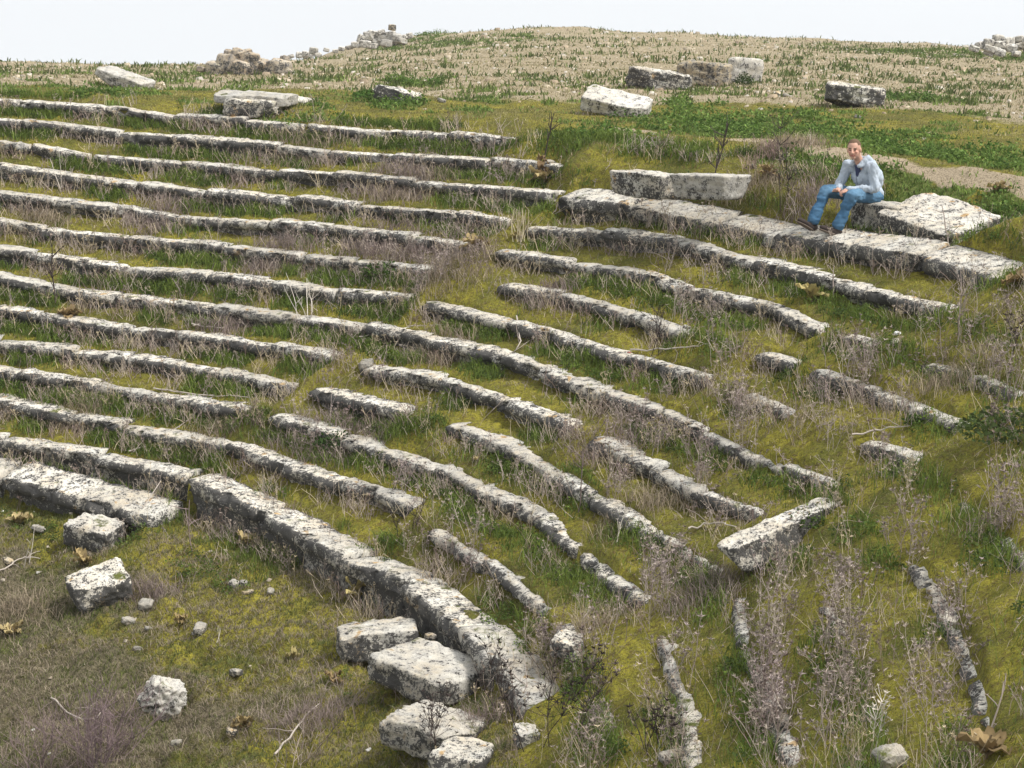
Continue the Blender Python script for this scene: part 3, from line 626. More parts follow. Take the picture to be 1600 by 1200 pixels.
def thing_parts(name, label, cat, p, parts, group=None):
    """an Empty at the base of a plant with its parts; parts = [(name, bag, material)] in local coordinates"""
    o = bpy.data.objects.new(name, None); COL.objects.link(o); o.location = p; o['label'] = label; o['category'] = cat
    if group: o['group'] = group
    for nm, bg_, mt in parts: link(nm, bg_.mesh(nm, mt), parent=o)
    return o
# mullein rosettes: big withered yellow-brown leaves
MUL = [(740, 392, .30, 9, 'pale straw mullein rosette with spread leaves at the broken stair gap in the middle'), (845, 290, .30, 14, 'tall withered brown mullein at the end of the second tier'), (105, 512, .26, 9, 'tan curled mullein rosette on the left tiers'),
       (1268, 472, .28, 9, 'golden brown mullein with one upright leaf on the right-hand tiers'), (1045, 300, .25, 9, 'olive withered mullein against the two cut blocks'), (747, 722, .12, 4, 'small pale mullein leaf pair on the moss of the lower tiers'),
       (1592, 448, .28, 8, 'brown mullein at the right edge below the end of the broad upper tier'), (1508, 352, .24, 9, 'dry leafy rosette at the right corner of the big slab'), (1556, 302, .2, 6, 'small straw rosette on the turf at the far right, above the slab'),
       (385, 855, .22, 10, 'olive-yellow mullein rosette in front of the broad curved tier'), (1198, 280, .24, 6, 'brown flattened rosette right of the cut blocks'), (805, 376, .12, 5, 'small green-yellow rosette under a dry grass tuft'),
       (130, 885, .22, 8, 'brown curled leaves between the fallen blocks at the left'), (30, 820, .25, 8, 'brown leaf litter rosette at the left under the podium'), (228, 765, .12, 5, 'withered leaves lying on the podium at the left'),
       (555, 940, .25, 8, 'brown leafy rosette beside the pale block under the broad tier'), (280, 975, .14, 6, 'pale yellow flat leaves on the orchestra slope'), (18, 995, .2, 6, 'tan curled leaf at the left edge of the orchestra slope'),
       (1540, 1190, .22, 6, 'straw-coloured broad leaf at the bottom right corner'), (460, 1032, .12, 5, 'little grey-green rosette right of centre on the orchestra slope'), (380, 1140, .16, 6, 'pale withered leaves near the bottom of the orchestra slope'), (890, 345, .14, 6, 'brown curled leaves under the start of the broad upper tier'), (520, 1068, .14, 5, 'pale leaves at the foot of the bare weed in the orchestra'), (1300, 380, .01, 0, '')]
for i, (x, y, s, n, lb) in enumerate(MUL):
    if not n: continue
    rg = np.random.default_rng(500 + i); b = Bag(); st = Bag(); c = [(.33, .25, .12), (.40, .32, .16), (.25, .18, .09), (.36, .30, .13)][i % 4]
    for j in range(n): curl_leaf(b, (0, 0, .02 + .04 * rg.uniform()), j * 2.4 + rg.normal() * .3, s * rg.uniform(.6, 1.15), s * .26, rg, c, rg.uniform(.2, 1.35))
    P, _ = wander((0, 0, 0), (0, 0, 1), s * .7, 4, rg, .1); st.tube(P, .012, .006, (.2, .15, .09), 5)
    if i == 1:
        for j in range(8): curl_leaf(b, P[2] + np.array([0, 0, .04 * j]), j * 2.1, s * .5, s * .2, rg, (.22, .15, .08), -.4)
    thing_parts('mullein', lb, 'dead plant', hit(x, y), [('leaves', b, M_LEAF), ('stem', st, M_DEAD)])
# tall dead stalks
DK = (.055, .042, .038); GY = (.30, .25, .22); WH = (.55, .50, .44); PU = (.20, .155, .145)
TALL = [(1112, 300, 105, DK, 1, 22, .02, 'dark bare branching weed in front of the second cut block'), (1228, 330, 160, DK, 2, 26, .02, 'tallest dark bare weed left of the seated man'), (848, 262, 85, DK, 1, 7, .012, 'thin dark dead stalk at the end of the top tiers'),
        (85, 480, 95, DK, 1, 14, .03, 'dark thick dead stalk on the left tiers'), (1016, 580, 115, DK, 2, 18, .02, 'dark wiry dead weed in the middle of the right-hand tiers'), (855, 1168, 200, DK, 4, 30, .034, 'tall dark dead weed with a bushy top at the bottom centre'),
        (675, 1190, 135, DK, 4, 18, .024, 'dark dead weed in front of the large mossy block'), (783, 1110, 90, DK, 3, 14, .015, 'dark twiggy weed at the end of the broad tier'), (505, 1180, 170, PU, 2, 9, .01, 'thin bare purple-brown weed low in the orchestra'),
        (1028, 1170, 80, DK, 7, 7, .03, 'dense dark clump of dead stems at the bottom between tiers'), (630, 840, 80, DK, 3, 8, .02, 'dark tangled weed above the broad tier'), (1370, 1170, 115, WH, 2, 14, .02, 'white forked dead branch standing at the bottom right'),
        (484, 498, 80, WH, 6, 2, .0, 'cluster of whitish bare stalks in the middle of the left tiers'), (97, 300, 75, WH, 2, 1, 0, 'two long pale straws leaning on the upper left tiers'), (1300, 470, 55, GY, 1, 4, .02, 'thin grey stalk near the golden mullein'),
        (1495, 540, 120, GY, 1, 6, .02, 'slim bare stalk near the right edge beneath the slab'), (1478, 400, 70, GY, 1, 3, .01, 'thin straw standing in front of the big slab'), (1540, 1170, 110, GY, 1, 3, .015, 'single pale stalk at the bottom right corner'),
        (1280, 1170, 130, GY, 6, 4, .03, 'sheaf of upright grey stalks left of the white forked branch'), (345, 1000, 30, WH, 2, 0, 0, 'little white twig upright on the orchestra slope'), (300, 862, 90, PU, 1, 3, 0, 'thin brown stalk standing under the broad tier'), (40, 890, 75, WH, 2, 1, 0, 'pale leaning straws below the left podium'),
        (905, 800, 110, PU, 1, 7, .02, 'brown dead stalk across the lower middle tiers'), (1130, 630, 90, GY, 2, 6, .025, 'grey dead thistle on the sixth tier right of centre'), (1455, 1100, 80, GY, 3, 6, .03, 'grey tangled weed with a pale twig at the lower right'),
        (1590, 560, 90, DK, 3, 9, .03, 'dark dead weed at the right edge beside the stub of a tier'), (1555, 690, 90, PU, 4, 8, .03, 'purple-brown thistle clump at the right edge'), (815, 375, 55, (.5, .43, .3), 16, 0, 0, 'upright tuft of straw grass where the stair crosses the fourth tier'),
        (960, 850, 60, WH, 1, 4, .015, 'short white dead twig between two lower tiers'), (865, 1015, 50, PU, 5, 5, .03, 'brown thistle clump behind the lone thick block'), (1205, 250, 42, (.24, .17, .15), 40, 2, 0, 'rounded pinkish-brown twiggy shrub on the turf left of the man'), (1175, 262, 30, (.28, .21, .16), 26, 2, 0, 'lower brown twiggy shrub left of the rounded one'),
        (155, 1200, 150, (.21, .155, .16), 46, 10, .0, 'large twiggy purple-brown bush at the bottom left'), (60, 1215, 130, (.25, .19, .18), 24, 8, 0, 'sparser twiggy bush in the bottom left corner'), (450, 1210, 90, (.34, .28, .24), 8, 2, 0, 'leaning pale dead stems at the bottom of the orchestra'), (830, 640, 10, GY, 1, 0, 0, '')]
for i, (x, y, hp, c, st, br, hd, lb) in enumerate(TALL):
    if not lb: continue
    rg = np.random.default_rng(700 + i); p = hit(x, y); d = math.dist(p, CP); H = hp / FPX * d; b = Bag()
    twig = st > 20
    dead_weed(b, (0, 0, -.02), H, rg, c, r=(.0042 if twig else .0085 if st == 1 else .0045) * max(1, d / 18), stems=st, br=br, head=hd * 1.2, spread=.5 if twig else .12 if st == 1 else .22, nh=6)
    me = b.mesh('dead_weed', M_DEAD)
    nm = 'twiggy_bush' if twig else 'dead_weed'
    link(nm, me, lb, 'bush' if twig else 'dead plant', loc=p)
# fallen branches
BR = [([(200, 715), (262, 690), (330, 640)], 'long pale stick lying diagonally across the lower left tiers'), ([(302, 520), (330, 500), (362, 498), (380, 515)], 'arched pale branch in the tangle on the left tiers'), ([(300, 512), (345, 520), (375, 508)], 'second pale branch crossing the arched one'),
      ([(240, 620), (300, 622), (390, 628)], 'grey fallen branch along the eleventh tier at the left'), ([(805, 515), (812, 545), (800, 558)], 'white forked twig lying on the moss in the centre'), ([(985, 556), (1060, 552), (1110, 545)], 'grey-brown twig lying level right of the wiry weed'),
      ([(190, 840), (225, 800), (262, 765)], 'thin pale stick propped against the end of the podium'), ([(80, 1095), (110, 1130), (145, 1132), (165, 1118)], 'curved pale branch by the twiggy bush at the bottom left'), ([(430, 1190), (470, 1140), (497, 1110)], 'long pale stick rising from the bottom of the orchestra'),
      ([(560, 535), (600, 520), (700, 512)], 'dry branch lying at the broken gap in the eighth tier'), ([(1075, 835), (1110, 826), (1150, 830)], 'grey twig left of the long narrow slab'), ([(1330, 690), (1380, 680), (1420, 674)], 'grey twig on the moss at the right'), ([(0, 900), (30, 880), (60, 884)], 'pale bent twigs at the left under the podium'), ([(770, 1060), (800, 1090), (830, 1085)], 'brown curved twig at the broad tier end')]
for i, (pl, lb) in enumerate(BR):
    rg = np.random.default_rng(800 + i); P = np.array([hit(*q) for q in pl]); o = P[0].copy(); t = np.linspace(0, 1, len(P)); g = np.linspace(0, 1, 12)
    Q = np.stack([np.interp(g, t, P[:, k]) for k in range(3)], -1) - o; Q[:, 2] = np.convolve(np.pad(Q[:, 2], 2, 'edge'), np.ones(5) / 5, 'valid') + .05; Q += rg.normal(size=Q.shape) * .008
    b = Bag(); b.tube(Q, .011, .005, (.42, .37, .32), 5)
    for j in range(5):
        W_, _ = wander(Q[rg.integers(3, 11)], rg.normal(size=3) + np.array([0, 0, .5]), rg.uniform(.12, .35), 4, rg, .25); b.tube(W_, .005, .002, (.40, .34, .30))
    link('fallen_branch', b.mesh('fallen_branch', M_DEAD), lb, 'branch', loc=o)
# green bushes
for i, (x, y, R, H, n, c, lb) in enumerate([(1163, 134, .20, .28, 700, (.04, .07, .016), 'small dark green bush in front of the white upright block'), (360, 117, .42, .18, 900, (.045, .08, .018), 'low green bush at the foot of the near boulder heap'),
        (1575, 690, .42, .30, 900, (.07, .10, .03), 'loose green leafy bush at the right edge of the tiers'), (590, 155, .45, .18, 800, (.05, .10, .018), 'low green weed bush left of the small grey stone'), (1262, 820, .2, .12, 400, (.06, .10, .018), 'green weeds at the right of the long narrow slab'),
        (1430, 665, .10, .1, 160, (.05, .085, .018), 'small green weed on the moss at the right'), (530, 700, .3, .2, 800, (.04, .075, .018), 'dark green leafy clump on the eleventh tier'), (600, 432, .3, .22, 600, (.05, .09, .018), 'green leafy clump against the sixth tier')]):
    rg = np.random.default_rng(850 + i); b = Bag(); leafy(b, (0, 0, 0), R, H, n, c, rg, .035 if R < .3 else .05); link('green_bush', b.mesh('green_bush', M_GRASS), lb, 'bush', loc=hit(x, y))
# litter
for (x, y, c, lb) in [(1402, 524, (.8, .8, .78), 'crumpled scrap of white litter on the moss at the right'), (982, 567, (.42, .07, .04), 'small red scrap of litter among the weeds right of centre')]:
    V, F, sd = rock((.07, .05, .03) if c[0] > .6 else (.045, .03, .03), 5, sharp=3, rough=.25, n=6); m = NT('paper_' + lb.split()[2]); m.base(c); link('litter_scrap', mesh_np('litter_scrap', V, F, m.m), lb, 'litter', loc=hit(x, y) + np.array([0, 0, .02]))
# ---------------------------------------------------------------- dry weeds along the tiers
def project(P):
    d = P - CP; z = d @ Fv; u = 800 + FPX * (d @ cR) / z; v = 600 - FPX * (d @ cU) / z
    return u, v, z
def in_frame(P, m=90):
    u, v, z = project(P); return (z > 2) & (u > -m) & (u < 1600 + m) & (v > -60) & (v < 1200 + m * 1.5)
RG = np.random.default_rng(11)
# purple-grey weeds stand densest where the photograph shows them
DENSE = [(640, 385, 760, 460, 22), (490, 560, 600, 610, 10), (700, 270, 800, 420, 14), (1560, 480, 1600, 700, 12), (1180, 960, 1222, 1200, 52), (1290, 900, 1340, 1120, 34), (1140, 620, 1170, 720, 22), (1075, 700, 1110, 800, 16), (1320, 550, 1360, 660, 16), (1280, 560, 1300, 700, 8), (1000, 860, 1060, 960, 22), (820, 980, 960, 1060, 22),
         (700, 840, 745, 900, 12), (460, 640, 560, 720, 24), (1430, 520, 1600, 600, 12), (1480, 940, 1510, 1040, 9), (1390, 1030, 1500, 1180, 9), (1400, 800, 1430, 900, 10), (960, 640, 1040, 700, 12), (940, 700, 1010, 790, 12), (1040, 440, 1130, 540, 14),
         (560, 380, 720, 440, 14), (600, 250, 700, 300, 10), (1550, 740, 1600, 900, 12), (420, 380, 560, 430, 10), (1350, 640, 1440, 760, 8), (1180, 780, 1300, 930, 5), (1020, 990, 1100, 1190, 9), (905, 1080, 935, 1190, 8), (620, 760, 680, 860, 10)]
HERO = []
for x0, y0, x1, y1, n in DENSE:
    for i in range(n): HERO.append((RG.uniform(x0, x1), RG.uniform(y0, y1)))
VAR = []
for i in range(9):
    b = Bag(); rg = np.random.default_rng(900 + i)
    dead_weed(b, (0, 0, -.01), rg.uniform(.36, .58), rg, [(.31, .255, .24), (.22, .165, .15), (.40, .34, .29)][i % 3], r=.0030, stems=[1, 3, 2, 5, 1, 4][i % 6], br=[7, 4, 5, 3][i % 4], head=[.034, .026, .03][i % 3], spread=[.12, .25, .18][i % 3], nh=6)
    VAR.append(b.mesh('dry_weed', M_DEAD))
RG.shuffle(HERO); extra = HERO[290:]; HERO = HERO[:296]
HP = []
for i, (x, y) in enumerate(HERO):
    p = hit(x, y + 14); rr_ = math.hypot(p[0] - CX, p[1] - CY); HP.append((int(np.clip(math.ceil((R1 - rr_) / DR + .5), 1, 14)), x, p))
HP.sort(key=lambda t: t[:2]); cnt_k = {}
for i, (k, x, p) in enumerate(HP):
    cnt_k[k] = cnt_k.get(k, 0) + 1; s = RG.uniform(.6, 1.15)
    o = link('dry_weed', VAR[i % 9], f"{['grey', 'brownish', 'pale grey'][i % 3]} dead weed with tufted heads, {ordn(cnt_k[k])} from the left near the {ordn(k)} tier", 'dead plant', f'dead weeds near the {ordn(k)} tier', loc=p)
    o.rotation_euler = (RG.uniform(-.15, .15), RG.uniform(-.15, .15), RG.uniform(0, 6.28)); o.scale = (s, s, s * RG.uniform(.9, 1.2))
# the rest of the dry growth: far too much of it to count
def tier_points(n, lo=-26, hi=100):
    """random ground points on the tiers with position inside the tread"""
    k = RG.integers(1, 14, n); th = RG.uniform(lo, hi, n) * D2; return k, th
def pol(th, r): return CX + r * np.cos(th), CY + r * np.sin(th)
DRYBAG = Bag()
k_, th_ = tier_points(21000)
for k in range(1, 15):
    th = th_[k_ == k] if k < 14 else RG.uniform(5, 100, 250) * D2
    cl = fbm(th * 22, th * 0 + k * 5.1, 77, 3)
    th = th[cl + RG.uniform(-.12, .12, len(th)) > np.interp(th[:] / D2, [-20, 20, 60, 100], [.50, .54, .44, .44])]
    r = row_r(k, th) + np.where(RG.uniform(0, 1, len(th)) < .7, RG.uniform(-.16, .03, len(th)), RG.uniform(.25, .5, len(th)))
    X, Y = pol(th, r); Z = terrain(X, Y); P = np.stack([X, Y, Z], -1); ok = in_frame(P)
    for p in P[ok]:
        far = math.dist(p, CP)
        if far < 19 and p[0] > -1 and RG.uniform() < .45: continue
        if RG.uniform() > .75 * min(1, 14 / far + .25): continue
        t = RG.uniform()
        c = np.array([(.32, .27, .235), (.42, .35, .24), (.22, .165, .14), (.36, .30, .25)][RG.integers(4)])
        if t < .35: dead_weed(DRYBAG, p, RG.uniform(.15, .42), RG, c, r=.0024 * max(1, far / 14), stems=RG.integers(1, 4), br=3, head=.026, spread=.35, nh=5)
        else: dead_weed(DRYBAG, p, RG.uniform(.12, .34), RG, c * 1.2, r=.0020 * max(1, far / 14), stems=RG.integers(3, 8), br=1, head=0, spread=.45)
for x, y in extra: dead_weed(DRYBAG, hit(x, y), .3, RG, (.29, .24, .21), stems=3, br=5, head=.03, spread=.3)
link('dry_stalks', DRYBAG.mesh('dry_stalks', M_DEAD), 'mass of short dry stalks and dead grass along the stone tiers', 'dead grass', kind='stuff')
# ---------------------------------------------------------------- green growth
def blades(P, h, w_, lean, C, bend=.6):
    n = len(P); a = RG.uniform(0, 2 * math.pi, n); b = RG.uniform(0, 2 * math.pi, n)
    sx = np.stack([np.cos(a), np.sin(a), 0 * a], -1) * (w_ * .5)[:, None]; ld = np.stack([np.cos(b), np.sin(b), 0 * b], -1) * (lean * h)[:, None]; up = np.zeros((n, 3)); up[:, 2] = h
    m_ = P + ld * .3 + up * .55; tip = P + ld + up * (1 - .25 * lean)[:, None]
    V = np.stack([P - sx, P + sx, m_ + sx * .8, m_ - sx * .8, tip], 1).reshape(-1, 3); i = np.arange(n)[:, None] * 5
    return V, i + np.array([[0, 1, 2, 3]]), i + np.array([[3, 2, 4]]), np.repeat(C, 5, 0)
GB = Bag()
def scatter(X, Y, prob, h0, h1, w0, C0, C1, lean=(.2, .9), cap=None, wd=14):
    P = np.stack([X, Y, 0 * X], -1)
    d = np.hypot(X, Y)
    keep = (RG.uniform(0, 1, len(X)) < prob * np.clip(wd / d, 0, 1.4)); P = P[keep]; P[:, 2] = terrain(P[:, 0], P[:, 1]) - .004; P = P[in_frame(P)]
    if not len(P): return 0
    n = len(P); t = np.clip(fbm(P[:, 0] * 2.2, P[:, 1] * 2.2, 61, 3) + RG.normal(size=n) * .12, 0, 1)[:, None]; C = np.array(C0) * (1 - t) + np.array(C1) * t; C = C * RG.uniform(.7, 1.3, (n, 1))
    d = np.hypot(P[:, 0], P[:, 1]); V, q, tr, cc = blades(P, RG.uniform(h0, h1, n) * (0.6 + .8 * t[:, 0]), w0 * np.clip(d / 14, .8, 4), RG.uniform(*lean, n), C); GB.add(V, q, tr, cc); return n
# green herbs crowding the foot of each riser
tot = 0
for k in range(1, 15):
    n = 90000; th = RG.uniform(-26, 100, n) * D2; D = .575
    u = .10 + (D - .08) * RG.uniform(0, 1, n) ** .6
    if k == 14: u = RG.uniform(.0, .55, n)
    n1 = fbm(th * 16, th * 0 + k * 3.7, 91, 3); dens = sstep(.40, .58, n1) * np.interp(th / D2, [-20, 15, 35, 55, 100], [.16, .22, .40, .85, .95])
    wv = wvis(k, th) * presence(k, th); dens = dens * (u > wv + .02) * (.25 + .75 * sstep(.2, .5, u))
    X, Y = pol(th, row_r(k, th) + u)
    tot += scatter(X, Y, dens * .95, .05, .19, .006, (.065, .10, .020), (.17, .225, .045), wd=16)
# short turf everywhere on the tiers
n = 420000; th = RG.uniform(-26, 100, n) * D2; r = np.sqrt(RG.uniform((row_r(13, .8) - .2) ** 2, (R1 + .2) ** 2, n)); X, Y = pol(th, r)
ok = np.zeros(n, bool) | True
for k in range(1, 14):
    u = r - row_r(k, th); ok &= ~((u > -.02) & (u < wvis(k, th) + .02) & (presence(k, th) > .5))
tf = sstep(.40, .62, fbm(X * 1.6, Y * 1.6, 51, 4))
tot += scatter(X[ok], Y[ok], .15 + .60 * tf[ok], .012, .04, .005, (.14, .155, .03), (.30, .29, .055), wd=12)
n = 200000; th = RG.uniform(-26, 100, n) * D2; r = np.sqrt(RG.uniform((row_r(13, .8) - .2) ** 2, (R1 + .2) ** 2, n)); X, Y = pol(th, r); q = fbm(X * 2.3, Y * 2.3, 81, 4)
tot += scatter(X, Y, .10 + .5 * sstep(.48, .62, q), .02, .08, .0045, (.24, .19, .12), (.40, .34, .24), lean=(.5, 1.7), wd=12)
# turf on the plateau and the slope above the tiers, weeds in the lush patches, dry tufts on the hill
n = 500000; th = RG.uniform(15, 100, n) * D2; r = R1 + .1 + 13 * RG.uniform(0, 1, n) ** 1.3; X, Y = pol(th, r); a, l, bb, s_ = zones(X, Y)
tot += scatter(X, Y, (1 - a) * .45 * (1 - bb), .015, .045, .006, (.16, .155, .045), (.33, .29, .13), wd=22)
tot += scatter(X, Y, l * .55 * (1 - bb), .03, .09, .012, (.085, .14, .032), (.20, .27, .065), wd=26)
n = 260000; rr2 = RG.uniform(26, 92, n); az = RG.uniform(-.30, .30, n); X = rr2 * np.sin(az); Y = rr2 * np.cos(az); a, l, bb, s_ = zones(X, Y); g = np.hypot(X - CX, Y - CY) > R1 + .5
nn = fbm(X * 2.6, Y * 2.6, 44, 3)
tot += scatter(X, Y, a * g * .5, .02, .06, .005, (.30, .25, .15), (.46, .39, .26), wd=60)
tot += scatter(X, Y, a * g * sstep(.54, .62, nn) * .26, .025, .07, .012, (.16, .16, .07), (.30, .27, .14), wd=60)
tot += scatter(X, Y, a * g * l * .55, .06, .2, .012, (.07, .10, .035), (.14, .17, .055), wd=60)
# orchestra slope
n = 480000; th = RG.uniform(0, 100, n) * D2; r = RG.uniform(3, row_r(14, .8) + .5, n); X, Y = pol(th, r); q = fbm(X * 1.8, Y * 1.8, 71, 4)
tot += scatter(X, Y, (.35 + .5 * sstep(.4, .6, q)), .02, .07, .0055, (.085, .095, .032), (.18, .20, .065), wd=16)
tot += scatter(X, Y, .75 * sstep(.40, .55, 1 - q), .03, .10, .0045, (.20, .16, .12), (.36, .30, .22), lean=(.5, 1.6), wd=16)
# matted straw-coloured dead grass in the spots where it lies thickest
for (x, y, s) in [(620, 285, .7), (660, 300, .6), (700, 430, .8), (640, 400, .7), (590, 390, .6), (430, 400, .6), (340, 515, .5), (470, 690, .6), (560, 700, .5), (320, 700, .4), (965, 690, .5), (1010, 790, .5), (480, 250, .7), (250, 350, .6), (60, 340, .5), (860, 470, .4), (1230, 230, .5), (1180, 290, .5), (1260, 320, .5), (1480, 600, .5), (130, 650, .4), (690, 560, .4), (900, 1000, .4), (1100, 930, .4), (30, 960, .5), (480, 1120, .5), (240, 930, .3), (750, 1130, .3)]:
    c = hit(x, y); n = int(1500 * s); X = c[0] + RG.normal(size=n) * s * .55; Y = c[1] + RG.normal(size=n) * s * .45; cc = [((.24, .19, .14), (.42, .35, .25)), ((.20, .15, .135), (.33, .27, .24))][RG.integers(2)]
    tot += scatter(X, Y, np.full(n, .9), .08, .26, .0045, cc[0], cc[1], lean=(.2, 1.5), wd=30)
# growth and litter gathered round the foot of every loose stone
for (x, y, a, b_, yaw) in SKIRT:
    n = int(420 * (a + b_) / 1.0); t = RG.uniform(0, 2 * math.pi, n); e = RG.uniform(.86, 1.35, n); lx = np.sign(np.cos(t)) * np.abs(np.cos(t)) ** .6 * a * e; ly = np.sign(np.sin(t)) * np.abs(np.sin(t)) ** .6 * b_ * e
    X = x + lx * math.cos(yaw) - ly * math.sin(yaw); Y = y + lx * math.sin(yaw) + ly * math.cos(yaw); q = fbm(X * 3, Y * 3, 17, 2)
    tot += scatter(X, Y, sstep(.38, .55, q) * .9, .04, .12, .006, (.065, .09, .022), (.16, .19, .05), wd=30)
    tot += scatter(X, Y, sstep(.40, .5, 1 - q) * .5, .05, .13, .005, (.22, .18, .13), (.38, .32, .23), lean=(.3, 1.4), wd=30)
print('blades', tot)
link('grass', GB.mesh('grass', M_GRASS), 'short green grass, herbs and turf growing over the tiers and slopes', 'grass', kind='stuff')
# broad leaved herbs in clumps at the risers
LB = Bag(); cnt = 0
for k in range(1, 15):
    th = RG.uniform(-20, 98, 700) * D2; n1 = fbm(th * 16, th * 0 + k * 3.7, 91, 3); ok = (n1 > .50) & (RG.uniform(0, 1, len(th)) < np.interp(th / D2, [-20, 15, 45, 60], [.35, .4, .7, .9])); th = th[ok]
    u = RG.uniform(.32, .60, len(th)) if k < 14 else RG.uniform(-.5, -.1, len(th)); X, Y = pol(th, row_r(k, th) + u); P = np.stack([X, Y, terrain(X, Y)], -1)
    for p in P[in_frame(P)]:
        cnt += 1; leafy(LB, p, RG.uniform(.05, .14), RG.uniform(.06, .17), int(RG.integers(25, 60)), [(.075, .12, .025), (.12, .17, .035), (.06, .09, .025)][RG.integers(3)], RG, .026)
for x, y, s in LP:
    for i in range(int(70 * min(s, 3))):
        a = RG.uniform(0, 6.28); q = s * .7 * math.sqrt(RG.uniform()); X = x + q * math.cos(a); Y = y + q * math.sin(a) * 1.2
        zr = zones(np.array([X]), np.array([Y]))
        if zr[2][0] > .3 or zr[1][0] < .35: continue
        leafy(LB, (X, Y, tz(X, Y)), RG.uniform(.08, .26), RG.uniform(.05, .22), 34, [(.08, .14, .03), (.14, .21, .05)][RG.integers(2)], RG, .05)
print('herbs', cnt)
link('leafy_herbs', LB.mesh('leafy_herbs', M_GRASS), 'low broad-leaved green herbs in the tiers and on the plateau', 'ground cover', kind='stuff')
# pebbles strewn over the dry hill and the orchestra slope
PB = Bag()
def pebble(b, p, s, c):
    V = CG[6][0][:0]; a = RG.uniform(.6, 1.2, (8, 1)) * np.array([[-1, -1, -.2], [1, -1, -.2], [1, 1, -.2], [-1, 1, -.2], [-.7, -.7, .8], [.7, -.7, .8], [.7, .7, .7], [-.7, .7, .7]]) * s * .5
    r_ = RG.uniform(0, 3.14); cs, sn = math.cos(r_), math.sin(r_); a = np.stack([a[:, 0] * cs - a[:, 1] * sn, a[:, 0] * sn + a[:, 1] * cs, a[:, 2]], -1)
    b.add(a + p, [[4, 5, 6, 7], [0, 1, 5, 4], [1, 2, 6, 5], [2, 3, 7, 6], [3, 0, 4, 7]], None, c)
n = 6500; rr2 = RG.uniform(26, 90, n); az = RG.uniform(-.30, .30, n); X = rr2 * np.sin(az); Y = rr2 * np.cos(az); a, l, bb, s_ = zones(X, Y)
ok = (np.hypot(X - CX, Y - CY) > R1 + 1) & (RG.uniform(0, 1, n) < a * .85 + .03); X = X[ok]; Y = Y[ok]; Z = terrain(X, Y)
for x, y, z in zip(X, Y, Z): pebble(PB, (x, y, z), RG.uniform(.025, .065) * (1 + math.hypot(x, y) / 90) * (1 + 1.2 * (RG.uniform() < .04)), [(.40, .34, .25), (.34, .27, .19), (.44, .40, .34)][RG.integers(3)])
n = 260; th = RG.uniform(5, 100, n) * D2; r = RG.uniform(6, row_r(14, .8) + .2, n); X, Y = pol(th, r); Z = terrain(X, Y)
for x, y, z in zip(X, Y, Z): pebble(PB, (x, y, z), RG.uniform(.02, .06), [(.40, .35, .28), (.30, .25, .19), (.5, .48, .44)][RG.integers(3)])
link('pebbles', PB.mesh('pebbles', M_DEAD), 'small loose stones strewn over the dry hill and the orchestra slope', 'pebbles', kind='stuff')
# ---------------------------------------------------------------- the stones beside the man, and the man
print('seat', SEAT, 'depth', project(SEAT[None])); q3 = pix_on_tier(3, 1285, 374); print('tier3', q3)
def placed_block(name, label, c, dims, rot, seed, mt=None, **kw):
    V, F, sd = rock(dims, seed, rot=rot, n=22, **kw)
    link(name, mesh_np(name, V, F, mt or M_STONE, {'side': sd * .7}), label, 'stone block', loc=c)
placed_block('seat_stone', 'stone block the man sits on, grey with a dark riser', SEAT + TANG * .22 + RADI * .34 - UPV * .17, (.78, .70, .34), (0, 0, rad(-53)), 61, sharp=14, cuts=0, rough=.03)
placed_block('stone_slab', 'large tilted slab with a bright streaked top at the right of the seated man', SEAT + TANG * .92 + RADI * .36 - UPV * .23, (1.20, .92, .42), (rad(16), rad(9), rad(-53)), 62, sharp=16, cuts=0, rough=.028)

placed_block('cut_block', 'left of two cut seat blocks standing clear of the turf behind the broad upper tier', CUT1 - UPV * .02, (.86, .55, .32), (0, 0, rad(-44)), 63, mt=M_STONE, sharp=14, cuts=0, rough=.035, taper=(.05, .14))
placed_block('cut_block', 'right of two cut seat blocks, half behind a dark bare weed', CUT2 - UPV * .03, (.78, .6, .31), (0, rad(-3), rad(-38)), 64, mt=M_STONE2, sharp=14, cuts=0, rough=.035, taper=(.10, .14))
def ell(c, r, rot=None, n=12):
    V, F = CG[6] if n < 10 else CG[12]; V = V / np.linalg.norm(V, axis=1)[:, None] * np.array(r)
    if rot is not None: V = V @ np.array(rot).T
    return V + np.array(c), F
def cap(p0, p1, r0, r1, n=10, seg=12):
    p0 = np.array(p0, float); p1 = np.array(p1, float); d = p1 - p0; L = np.linalg.norm(d); d /= L
    a = np.cross(d, [.3, .9, .2]); a /= np.linalg.norm(a); b = np.cross(d, a); V = []
    prof = [(-r0 * math.cos(t), r0 * math.sin(t)) for t in np.linspace(.15, math.pi / 2, 5)] + [(L + r1 * math.cos(t), r1 * math.sin(t)) for t in np.linspace(math.pi / 2, .15, 5)]
    for (z, r) in prof:
        for j in range(seg): an = 2 * math.pi * j / seg; V.append(p0 + d * z + r * (a * math.cos(an) + b * math.sin(an)))
    m = len(prof); F = [[i * seg + j, i * seg + (j + 1) % seg, (i + 1) * seg + (j + 1) % seg, (i + 1) * seg + j] for i in range(m - 1) for j in range(seg)]
    nv = len(V); V += [p0 - d * r0, p1 + d * r1]
    T = [[(j + 1) % seg, j, nv] for j in range(seg)] + [[(m - 1) * seg + j, (m - 1) * seg + (j + 1) % seg, nv + 1] for j in range(seg)]
    return np.array(V), (F, T)
